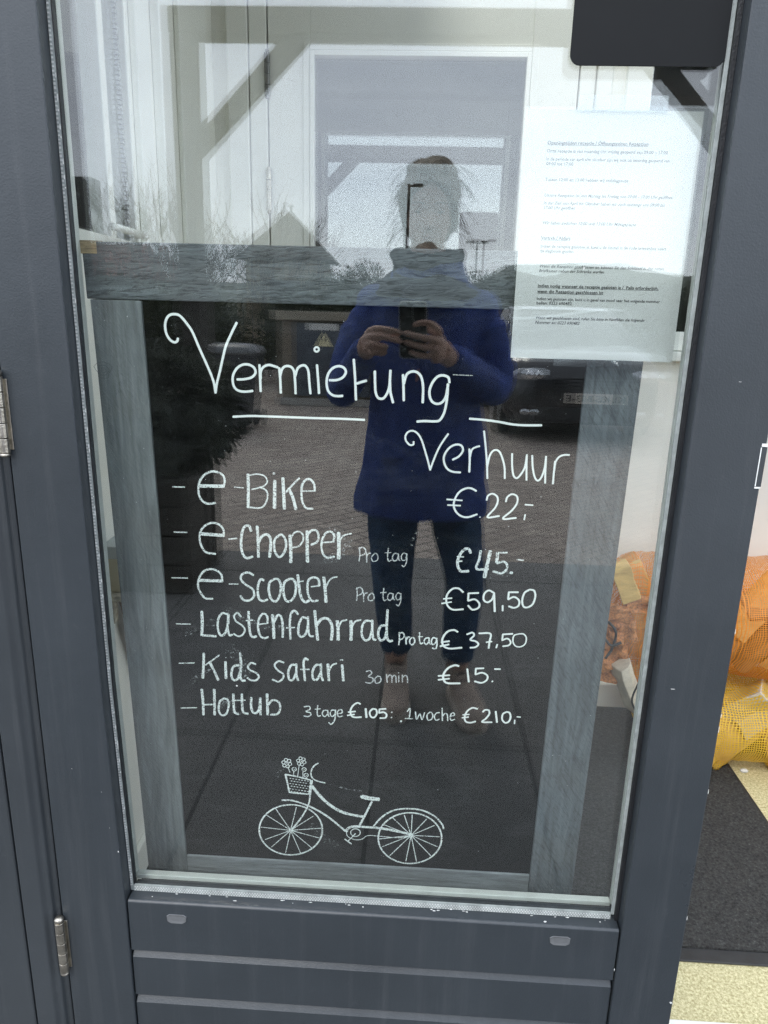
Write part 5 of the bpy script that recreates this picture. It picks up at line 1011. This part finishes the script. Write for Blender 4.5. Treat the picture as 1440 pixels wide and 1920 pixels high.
m = MB(); m.obox((CX + 0.03, -6.896, 0.505), (0.26, 0, 0), (0, 0.006, 0), (0, 0, 0.055)); lpz = m.build('licence_plate', plain('plate_pale', (0.52, 0.48, 0.42), 0.4, 0.05, 9.0), car, 0.004)
tv, tf = text_mesh('KL-853-E', 0.0, 0.012); tw = max(v.x for v in tv); t = MB(); t.add([Vector((CX + 0.265 - v.x / tw * 0.47, -6.8885, 0.472 + v.y * 0.095)) for v in tv], tf); t.build('plate_lettering', TRIM, lpz)
# ------------------------------------------------------------------ the person holding the phone, seen in the glass
pe = None
SKIN = plain('skin', (0.66, 0.42, 0.33), 0.5, 0.08, 14.0, 0.1, 120.0); COAT = plain('navy_coat', (0.050, 0.092, 0.34), 0.7, 0.22, 7.0, 0.8, 7.0, spec=0.3, stretch=(1.5, 1.5, 0.7), bdist=0.03)
JEANS = plain('dark_denim', (0.042, 0.085, 0.170), 0.85, 0.25, 14.0, 0.7, 22.0, spec=0.2, bdist=0.012); SHOE = plain('brown_suede', (0.46, 0.37, 0.31), 0.85, 0.2, 12.0, 0.3, 120.0); SOLE = plain('shoe_sole', (0.64, 0.57, 0.50), 0.7, 0.1, 12.0)
HAIR = plain('hair', (0.16, 0.115, 0.07), 0.6, 0.4, 30.0, 0.6, 90.0, stretch=(4, 4, 0.7)); SCARF = plain('grey_scarf', (0.035, 0.036, 0.040), 0.9, 0.3, 20.0, 0.6, 70.0, spec=0.1)
def ering(cx_, cy_, cz_, rx, ry, n=28, fold=0.0, seed=0.0, nf=5.0):
    rs = []
    for k in range(n):
        a = 2 * math.pi * k / n; q = 1 + fold * mnoise.noise((math.cos(a) * nf * 0.5 + seed, math.sin(a) * nf * 0.5, cz_ * 7 + seed))
        rs.append(Vector((cx_ + math.cos(a) * rx * q, cy_ + math.sin(a) * ry * q, cz_)))
    return rs
HX, HY = 0.010, -1.375
body = MB()
# head: one lofted form with brow, eye sockets, nose, cheeks, lips and chin; bowed a little towards the phone
HT = Matrix.Translation((HX, HY, 1.50)) @ Matrix.Rotation(R(-9), 4, 'X') @ Matrix.Translation((-HX, -HY, -1.50))
_T = (0.0, 0.05, 0.14, 0.28, 0.42, 0.56, 0.70, 0.83, 0.93, 0.98, 1.0)
_W = (0.012, 0.030, 0.047, 0.060, 0.067, 0.0715, 0.0735, 0.067, 0.047, 0.024, 0.004)
_F = (0.074, 0.088, 0.092, 0.092, 0.091, 0.092, 0.092, 0.083, 0.058, 0.030, 0.004)
_B = (0.010, 0.022, 0.040, 0.062, 0.082, 0.096, 0.101, 0.094, 0.066, 0.034, 0.004)
def _ip(T, V, t):
    for a in range(len(T) - 1):
        if t <= T[a + 1]:
            u = (t - T[a]) / (T[a + 1] - T[a]); u = u * u * (3 - 2 * u) * 0.35 + u * 0.65; return V[a] + (V[a + 1] - V[a]) * u
    return V[-1]
def gs(x, c, s_): return math.exp(-((x - c) / s_) ** 2)
def headpt(t, a, off=0.0):
    w_, f_, b_ = _ip(_T, _W, t) + off, _ip(_T, _F, t) + off, _ip(_T, _B, t) + off
    ca, sa = math.cos(a), math.sin(a); x = math.copysign(abs(ca) ** 0.88, ca) * w_; y = (abs(sa) ** 0.92) * f_ if sa > 0 else -(abs(sa) ** 0.92) * b_
    z = 1.505 + 0.252 * t + (off if t > 0.9 else 0)
    if sa > 0:
        k = sa; ax_ = abs(x)
        nose = max(0.0, min(1.0, (1.638 - z) / 0.042)) * (1.0 if z > 1.594 else max(0.0, 1 - (1.594 - z) / 0.010))
        y += k * (0.022 * nose * gs(x, 0, 0.0085 + 0.004 * nose) - 0.0105 * gs(ax_, 0.031, 0.015) * gs(z, 1.634, 0.011) + 0.0035 * gs(ax_, 0.028, 0.02) * gs(z, 1.652, 0.008)
             + 0.0035 * gs(ax_, 0.040, 0.016) * gs(z, 1.600, 0.016) + 0.0055 * gs(x, 0, 0.020) * (gs(z, 1.5655, 0.0045) + 0.9 * gs(z, 1.5555, 0.0045)) - 0.002 * gs(x, 0, 0.024) * gs(z, 1.5605, 0.0018) + 0.005 * gs(x, 0, 0.018) * gs(z, 1.523, 0.010) - 0.002 * gs(x, 0, 0.03) * gs(z, 1.541, 0.006))
    return Vector((HX + x, HY + y, z))
NA, NT = 110, 84
body.rings([[HT @ headpt(j_ / NT, 2 * math.pi * i_ / NA) for i_ in range(NA)] for j_ in range(NT + 1)])
hb0 = len(body.v)
for s in (-1, 1): body.ell((HX + s * 0.0745, HY - 0.006, 1.618), (0.009, 0.019, 0.031), 12, 9)
for q in range(hb0, len(body.v)): body.v[q] = HT @ body.v[q]
body.tube([(HX, HY - 0.010, 1.38), (HX, HY - 0.010, 1.46), (HX, HY - 0.004, 1.57)], [0.066, 0.053, 0.052], 20)
# trunk, arms and legs under the clothes
body.rings([ering(0.018, HY, z, rx, ry, 24) for z, rx, ry in ((0.76, 0.14, 0.09), (0.86, 0.165, 0.105), (1.02, 0.135, 0.092), (1.2, 0.15, 0.105), (1.33, 0.165, 0.10), (1.40, 0.12, 0.08), (1.43, 0.06, 0.06))])
SL, SR = Vector((-0.155, HY, 1.375)), Vector((0.190, HY, 1.365)); EL, ER = Vector((-0.243, -1.335, 1.090)), Vector((0.240, -1.335, 1.112)); WL, WR = Vector((-0.152, -1.105, 1.228)), Vector((0.080, -1.100, 1.214))
for a, b, c in ((SL, EL, WL), (SR, ER, WR)):
    body.tube([a + Vector((0, 0, -0.02)), a.lerp(b, 0.5), b], [0.036, 0.038, 0.036], 14); body.ell(b, (0.039,) * 3, 12, 8); body.tube([b, b.lerp(c, 0.35), c], [0.038, 0.036, 0.026], 14)
HL, HR = Vector((-0.075, HY, 0.80)), Vector((0.115, HY, 0.80)); KL, KR = Vector((-0.066, -1.325, 0.435)), Vector((0.176, -1.315, 0.470)); AL, AR = Vector((-0.046, -1.405, 0.085)), Vector((0.170, -1.350, 0.085))
for a, b, c in ((HL, KL, AL), (HR, KR, AR)):
    body.tube([a, a.lerp(b, 0.5), b], [0.075, 0.062, 0.048], 14); body.ell(b, (0.048,) * 3, 12, 8); body.tube([b, b.lerp(c, 0.3), c], [0.047, 0.050, 0.034], 14)
# hands: palms, five separate fingers each, closed on the phone
def finger(pts, r0, r1): 
    pts = [Vector(p) for p in pts]; q = crom(pts, 5); n = len(q); body.tube(q, [r0 + (r1 - r0) * i / (n - 1) for i in range(n)], 12)
    body.ell(q[-1], (r1 * 1.02,) * 3, 10, 8); body.ell(q[0], (r0 * 1.1,) * 3, 10, 8)
def palm(pts): 
    for p, r, s in pts: body.ell(p, r, 14, 10)
# right hand (right of the phone): palm edge beside the case, fingers across its back
body.tube([WR, Vector((0.068, -1.065, 1.224)), Vector((0.055, -1.035, 1.238))], [0.026, 0.029, 0.030], 14)
palm((((0.050, -1.028, 1.246), (0.020, 0.030, 0.036), 0), ((0.044, -1.020, 1.228), (0.022, 0.028, 0.028), 0)))
finger([(0.050, -1.012, 1.272), (0.044, -0.996, 1.292), (0.024, -0.988, 1.307), (0.000, -0.986, 1.309), (-0.016, -0.990, 1.304)], 0.0105, 0.0078)
finger([(0.050, -1.006, 1.260), (0.034, -0.990, 1.266), (0.008, -0.987, 1.270), (-0.020, -0.990, 1.276), (-0.040, -0.996, 1.281)], 0.0108, 0.0080)
finger([(0.048, -1.006, 1.242), (0.032, -0.994, 1.243), (0.006, -0.993, 1.246), (-0.022, -0.997, 1.252), (-0.038, -1.002, 1.257)], 0.0104, 0.0078)
finger([(0.044, -1.010, 1.224), (0.030, -1.002, 1.222), (0.008, -1.001, 1.222), (-0.012, -1.004, 1.226), (-0.026, -1.008, 1.231)], 0.0095, 0.0070)
finger([(0.050, -1.036, 1.256), (0.036, -1.046, 1.280), (0.016, -1.040, 1.296), (0.000, -1.034, 1.304)], 0.0125, 0.0090)
# left hand: index and middle reach the case edge, ring and little finger curl in
body.tube([WL, Vector((-0.148, -1.070, 1.238)), Vector((-0.142, -1.040, 1.248))], [0.026, 0.029, 0.029], 14)
palm((((-0.140, -1.034, 1.256), (0.020, 0.028, 0.034), 0), ((-0.136, -1.028, 1.240), (0.020, 0.026, 0.026), 0)))
finger([(-0.138, -1.016, 1.282), (-0.122, -0.998, 1.289), (-0.098, -0.990, 1.289), (-0.074, -0.990, 1.286), (-0.058, -0.994, 1.281)], 0.0104, 0.0076)
finger([(-0.140, -1.012, 1.266), (-0.124, -0.992, 1.270), (-0.100, -0.986, 1.269), (-0.074, -0.988, 1.264), (-0.056, -0.994, 1.259)], 0.0108, 0.0078)
finger([(-0.140, -1.012, 1.248), (-0.128, -0.992, 1.249), (-0.108, -0.989, 1.246), (-0.094, -0.999, 1.243), (-0.098, -1.012, 1.243)], 0.0104, 0.0080)
finger([(-0.137, -1.016, 1.231), (-0.126, -1.000, 1.228), (-0.108, -0.998, 1.226), (-0.097, -1.006, 1.226), (-0.101, -1.016, 1.228)], 0.0094, 0.0072)
finger([(-0.130, -1.046, 1.262), (-0.106, -1.042, 1.276), (-0.082, -1.030, 1.280), (-0.062, -1.026, 1.276)], 0.0122, 0.0088)
pe = body.build('person', SKIN, None, remesh=0.0030)
tag(pe, 'person in navy coat and jeans photographing the door with a phone', 'person'); ORG[pe.name] = Vector((0, 0, 0))
# eyes, brows, lips
def hv(m):
    m.v = [HT @ p for p in m.v]; return m
for s in (-1, 1):
    e = headpt((1.633 - 1.505) / 0.252, math.pi / 2 - s * 0.44); e.x = HX + s * 0.031
    m = MB(); m.ell((e.x, e.y - 0.0035, 1.6335), (0.0125, 0.008, 0.0052), 16, 10); hv(m).build('eye', plain('eye_white', (0.50, 0.42, 0.38), 0.25, 0.02, 9.0), pe, smooth=True)
    m = MB(); m.ell((e.x, e.y + 0.0035, 1.6325), (0.0050, 0.0020, 0.0046), 12, 8); hv(m).build('iris', plain('iris_brown', (0.07, 0.045, 0.03), 0.25, 0.02, 9.0), pe, smooth=True)
    m = MB(); pts = []
    for q in range(7):
        xx = 0.015 + 0.0062 * q; aa = math.acos(min(0.98, (xx / 0.074) ** (1 / 0.88))); p = headpt((1.6555 + 0.004 * math.sin(q * 0.5) - 1.505) / 0.252, aa); pts.append(Vector((HX + s * (p.x - HX), p.y + 0.0008, p.z)))
    m.tube(pts, [0.0026, 0.003, 0.003, 0.0028, 0.0024, 0.002, 0.0014], 6, flat=0.8); hv(m).build('eyebrow', plain('brow_hair', (0.20, 0.13, 0.09), 0.6, 0.1, 30.0), pe, smooth=True)
m = MB()
for zc, hh in ((1.5655, 0.0038), (1.5553, 0.0046)):
    m.rings([[Vector((HX + xx, headpt((zc - 1.505) / 0.252, math.pi / 2 - xx / 0.062).y - 0.0012 + 0.0026 * math.cos(q2) * (1 - (xx / 0.025) ** 2), zc + hh * math.sin(q2) * (1 - 0.75 * (xx / 0.025) ** 2))) for q2 in [2 * math.pi * q / 8 for q in range(8)]] for xx in [-0.023 + 0.0046 * q for q in range(11)]])
hv(m).build('lips', plain('lips', (0.50, 0.25, 0.21), 0.45, 0.05, 9.0), pe, smooth=True)
# coat with sleeves, one cloth surface
ct = MB()
prof = [(0.688, 0.222, 0.150), (0.74, 0.220, 0.150), (0.86, 0.205, 0.145), (0.98, 0.188, 0.135), (1.07, 0.174, 0.126), (1.18, 0.182, 0.126), (1.29, 0.200, 0.124), (1.36, 0.196, 0.115), (1.405, 0.158, 0.098), (1.432, 0.120, 0.086), (1.47, 0.082, 0.080)]
P2 = []
for a, b in zip(prof, prof[1:]):
    for k in range(4): t = k / 4; P2.append(tuple(a[i] + (b[i] - a[i]) * t for i in range(3)))
P2.append(prof[-1])
ct.rings([ering(0.022, HY, z, rx, ry, 64, 0.085, 2.0, 7.0) for z, rx, ry in P2])
for a, b, c, sd in ((SL, EL, WL, 1), (SR, ER, WR, 2)):
    ct.ell(a + Vector((0.012 if sd == 1 else -0.012, 0, -0.012)), (0.064, 0.070, 0.058), 18, 12)
    pts = crom([a + Vector((0.035 if sd == 1 else -0.035, 0, -0.02)), a.lerp(b, 0.40), b, b.lerp(c, 0.5), c.lerp(b, 0.02)], 7); n = len(pts)
    rad = [(0.060 + 0.008 * math.sin(math.pi * min(1, i / (n * 0.5))) - 0.016 * i / (n - 1)) * (1 + 0.16 * mnoise.noise((i * 0.75, sd * 4.0, 0))) for i in range(n)]; ct.tube(pts, rad, 22)
co_ = ct.build('coat', COAT, pe, remesh=0.006)
m = MB(); m.rings([[Vector((0.016 + math.cos(a) * rx, HY + 0.004 + math.sin(a) * ry, z + 0.014 * math.cos(a) ** 2)) for a in [2 * math.pi * i / 40 for i in range(40)]] for z, rx, ry in ((1.412, 0.128, 0.104), (1.446, 0.112, 0.104), (1.482, 0.104, 0.104), (1.478, 0.092, 0.092), (1.430, 0.092, 0.088))], cap=False); m.build('collar', COAT, co_, smooth=True)
# front placket, pocket flaps, cuffs
m = MB(); m.rings([[Vector((0.012, HY + 0.002 + y, z)), Vector((0.034, HY + y, z)), Vector((0.034, HY + y + 0.006, z)), Vector((0.012, HY + y + 0.008, z))] for z, y in ((0.692, 0.150), (0.86, 0.146), (1.07, 0.127), (1.29, 0.125), (1.40, 0.100))]); m.build('placket', COAT, co_, smooth=False)
for s in (-1, 1):
    m = MB(); x = 0.022 + s * 0.118; m.rings([[Vector((x - 0.055, HY + 0.122 + d - 0.012 * (s < 0), 0.93)), Vector((x + 0.055, HY + 0.122 + d - 0.012 * (s > 0), 0.945)), Vector((x + 0.055, HY + 0.134 + d - 0.012 * (s > 0), 0.895)), Vector((x - 0.055, HY + 0.134 + d - 0.012 * (s < 0), 0.88))] for d in (0.0, 0.008)]); m.build('pocket_flap', COAT, co_)
m = MB(); m.tube([(-0.006, HY + 0.150, 1.17), (-0.008, HY + 0.154, 1.135)], 0.004, 8); m.build('zip_pull', plain('pink_pull', (0.55, 0.28, 0.24), 0.5, 0.1, 9.0), co_)
# scarf, hair
m = MB(); rs = []
for q in range(15):
    u = q / 14; z = 1.392 + 0.130 * u; rr = 0.152 - 0.062 * u + 0.016 * math.sin(u * math.pi * 2.5 + 0.4); ring = []
    for i_ in range(72):
        a = 2 * math.pi * i_ / 72; f = 1 + 0.10 * mnoise.noise((math.cos(a) * 1.6 + u * 3, math.sin(a) * 1.6, u * 5)) + 0.05 * mnoise.noise((math.cos(a) * 4, math.sin(a) * 4 + u * 9, 2))
        ring.append(Vector((HX + math.cos(a) * rr * f, HY + 0.004 + math.sin(a) * rr * f, z - 0.022 * math.sin(a) + 0.012 * mnoise.noise((a * 1.2, u * 2, 7)))))
    rs.append(ring)
m.rings(rs); m.build('scarf', SCARF, pe, smooth=True)
m = MB(); rs = []; NA2, NT2 = 150, 80
for j_ in range(NT2 + 1):
    t = 0.02 + 0.98 * j_ / NT2; ring = []
    for i_ in range(NA2):
        a = 2 * math.pi * i_ / NA2; fr = 0.5 + 0.5 * math.sin(a)          # 1 in front, 0 behind
        line = 0.10 + 0.72 * fr ** 1.9 + 0.03 * mnoise.noise((a * 3, 1, 4)); k = max(0.0, min(1.0, (t - line) / 0.06 + 0.5))
        st = 0.5 + 0.5 * mnoise.noise((math.cos(a) * 17, math.sin(a) * 17, t * 3.0)); lum = mnoise.noise((math.cos(a) * 2.2 + 5, math.sin(a) * 2.2, t * 4))
        ring.append(headpt(t, a, -0.007 + k * (0.019 + 0.012 * st + 0.014 * lum)))
    rs.append(ring)
m.rings(rs)
for c_, r_ in (((HX + 0.018, HY - 0.055, 1.752), (0.052, 0.048, 0.036)), ((HX + 0.048, HY - 0.050, 1.735), (0.036, 0.042, 0.034)), ((HX - 0.024, HY - 0.060, 1.742), (0.036, 0.038, 0.030)), ((HX + 0.070, HY - 0.03, 1.690), (0.022, 0.045, 0.040))): m.ell(c_, r_, 18, 12)
hr = hv(m).build('hair', HAIR, pe, remesh=0.004)
rnd = random.Random(8); m = MB()
for k in range(60):
    s = 1 if k % 2 else -1; z0 = rnd.uniform(1.58, 1.76); p = Vector((HX + s * rnd.uniform(0.05, 0.09), HY + rnd.uniform(-0.04, 0.05), z0)); pts = [p]; d = Vector((s * rnd.uniform(0.4, 1.0), rnd.uniform(-.3, .3), rnd.uniform(-1.0, 0.15)))
    for q in range(4): d = (d + Vector((rnd.uniform(-.3, .5) * s * 0.5, 0, -0.35))).normalized(); p = p + d * rnd.uniform(0.010, 0.028); pts.append(p)
    m.tube(crom(pts, 3), 0.00085, 4, cap=False)
hv(m).build('loose_strands', HAIR, hr, smooth=True)
# jeans
m = MB()
m.rings([ering(0.020, HY, z, rx, ry, 30) for z, rx, ry in ((0.72, 0.17, 0.105), (0.80, 0.178, 0.112), (0.90, 0.165, 0.11))])
for a, b, c, sd in ((HL, KL, AL, 3), (HR, KR, AR, 5)):
    e = Vector((c.x, c.y, c.z + 0.080)); pts = crom([a + Vector((0, 0, 0.02)), a.lerp(b, 0.5), b, b.lerp(e, 0.4), e], 7); n = len(pts); prof = [0.092, 0.083, 0.066, 0.064, 0.056]
    rad = []
    for i in range(n):
        t = i / (n - 1) * 4; k = min(3, int(t)); rad.append((prof[k] + (prof[k+1] - prof[k]) * (t - k)) * (1 + 0.05 * mnoise.noise((i * 0.6, sd, 0)) + (0.05 * mnoise.noise((i * 1.9, sd, 3)) if i > n * 0.8 else 0)))
    m.tube(pts, rad, 22)
m.build('jeans', JEANS, pe, remesh=0.007)
# high lace-up shoes
def shoe(ax, toe):
    heel = Vector((ax.x, ax.y - 0.045, 0)); d = (Vector((toe.x, toe.y, 0)) - heel); L = d.length; d.normalize(); s = Vector((-d.y, d.x, 0))
    def ring(t, w_, z0, z1, n=20): c = heel + d * (L * t); return [c + s * (math.cos(2*math.pi*k/n) * w_) + Vector((0, 0, (z0 + z1)/2 + math.sin(2*math.pi*k/n) * (z1 - z0)/2)) for k in range(n)]
    m = MB(); m.rings([ring(0.0, 0.022, 0.022, 0.075), ring(0.06, 0.034, 0.020, 0.115), ring(0.25, 0.038, 0.020, 0.125), ring(0.45, 0.042, 0.020, 0.105), ring(0.65, 0.047, 0.020, 0.082), ring(0.82, 0.044, 0.020, 0.066), ring(0.94, 0.032, 0.022, 0.054), ring(1.0, 0.014, 0.024, 0.042)])
    m.tube([ax + Vector((0, 0, 0.0)), ax + Vector((0, 0, 0.05)), ax + Vector((0, -0.004, 0.10))], [0.044, 0.040, 0.042], 20)
    so_ = m.build('shoe', SHOE, pe, remesh=0.005)
    def srow(z, k): 
        return [heel + d * (L * t * 1.0 + (t - 0.5) * 0.012) + s * (w_ * k) + Vector((0, 0, z)) for t, w_ in ((0, 0.0), (0.0, 0.024), (0.1, 0.037), (0.3, 0.040), (0.5, 0.044), (0.68, 0.050), (0.85, 0.046), (0.96, 0.030), (1.0, 0.008), (1.0, -0.008), (0.96, -0.030), (0.85, -0.046), (0.68, -0.050), (0.5, -0.044), (0.3, -0.040), (0.1, -0.037), (0.0, -0.024))]
    m = MB(); m.rings([srow(0.0, 1.0), srow(0.014, 1.03), srow(0.028, 0.98)]); m.build('sole', SOLE, so_)
    m = MB()
    for k in range(5):
        t = 0.34 + 0.07 * k; z = 0.122 - 0.019 * k; c = heel + d * (L * t) + Vector((0, 0, z)); m.tube([c - s * 0.024, c + Vector((0, 0, 0.006)), c + s * 0.024], 0.0028, 6)
    m.build('laces', SCARF, so_)
shoe(AL, Vector((-0.036, -1.165, 0))); shoe(AR, Vector((0.238, -1.125, 0)))
# phone, back towards the glass; the camera looks out of its lens block
up, rt, fw = -CDOWN, CRIGHT, CFWD
pc = CAM - rt * 0.024 - up * 0.046 - fw * 0.012
ph = thing('phone', 'dark smartphone in a clear case held up in both hands', 'phone', pc)
def rr3(c, hw, hh, r, th, m, n=6):
    pts = [(u, v) for u, v in rrect(-hw, hw, -hh, hh, r, n)]; m.rings([[c + rt * u + up * v for u, v in pts], [c + rt * u + up * v + fw * th for u, v in pts]])
m = MB(); rr3(pc - fw * 0.004, 0.0355, 0.0755, 0.010, 0.008, m); m.build('phone_body', plain('phone_black', (0.012, 0.013, 0.014), 0.25, 0.1, 9.0), ph, 0.001)
m = MB(); o1 = rrect(-0.0375, 0.0375, -0.0775, 0.0775, 0.012); o2 = rrect(-0.0358, 0.0358, -0.0758, 0.0758, 0.0103)
nn = len(o1); q = lambda p, t: pc + rt * p[0] + up * p[1] + fw * t
m.add([q(p, -0.004) for p in o1] + [q(p, 0.0050) for p in o1] + [q(p, 0.0050) for p in o2] + [q(p, -0.004) for p in o2], [(a * nn + i, a * nn + (i + 1) % nn, b * nn + (i + 1) % nn, b * nn + i) for a, b in ((0, 1), (1, 2), (2, 3), (3, 0)) for i in range(nn)])
m.build('clear_case', plain('case_edge', (0.55, 0.58, 0.58), 0.25, 0.1, 9.0), ph)
m = MB(); bc = pc + rt * 0.0165 + up * 0.048; rr3(bc + fw * 0.0042, 0.0165, 0.021, 0.007, 0.0035, m); lbk = m.build('lens_block', plain('lens_glass_black', (0.006, 0.006, 0.007), 0.12, 0.1, 9.0), ph, 0.0008)
m = MB(); o1 = rrect(-0.0178, 0.0178, -0.0223, 0.0223, 0.008); o2 = rrect(-0.0166, 0.0166, -0.0211, 0.0211, 0.0071); nn = len(o1); q = lambda p, t: bc + rt * p[0] + up * p[1] + fw * t
m.add([q(p, 0.0042) for p in o1] + [q(p, 0.0068) for p in o1] + [q(p, 0.0068) for p in o2] + [q(p, 0.0042) for p in o2], [(a * nn + i, a * nn + (i + 1) % nn, b * nn + (i + 1) % nn, b * nn + i) for a, b in ((0, 1), (1, 2), (2, 3), (3, 0)) for i in range(nn)]); m.build('lens_surround', plain('case_edge_light', (0.5, 0.53, 0.53), 0.25, 0.1, 9.0), lbk)
for u, v in ((-0.006, 0.010), (-0.006, -0.010)):
    m = MB(); m.disc(bc + rt * u + up * v + fw * 0.0077, fw, 0.006, 0.0012, 20); m.build('lens', CARG, lbk)
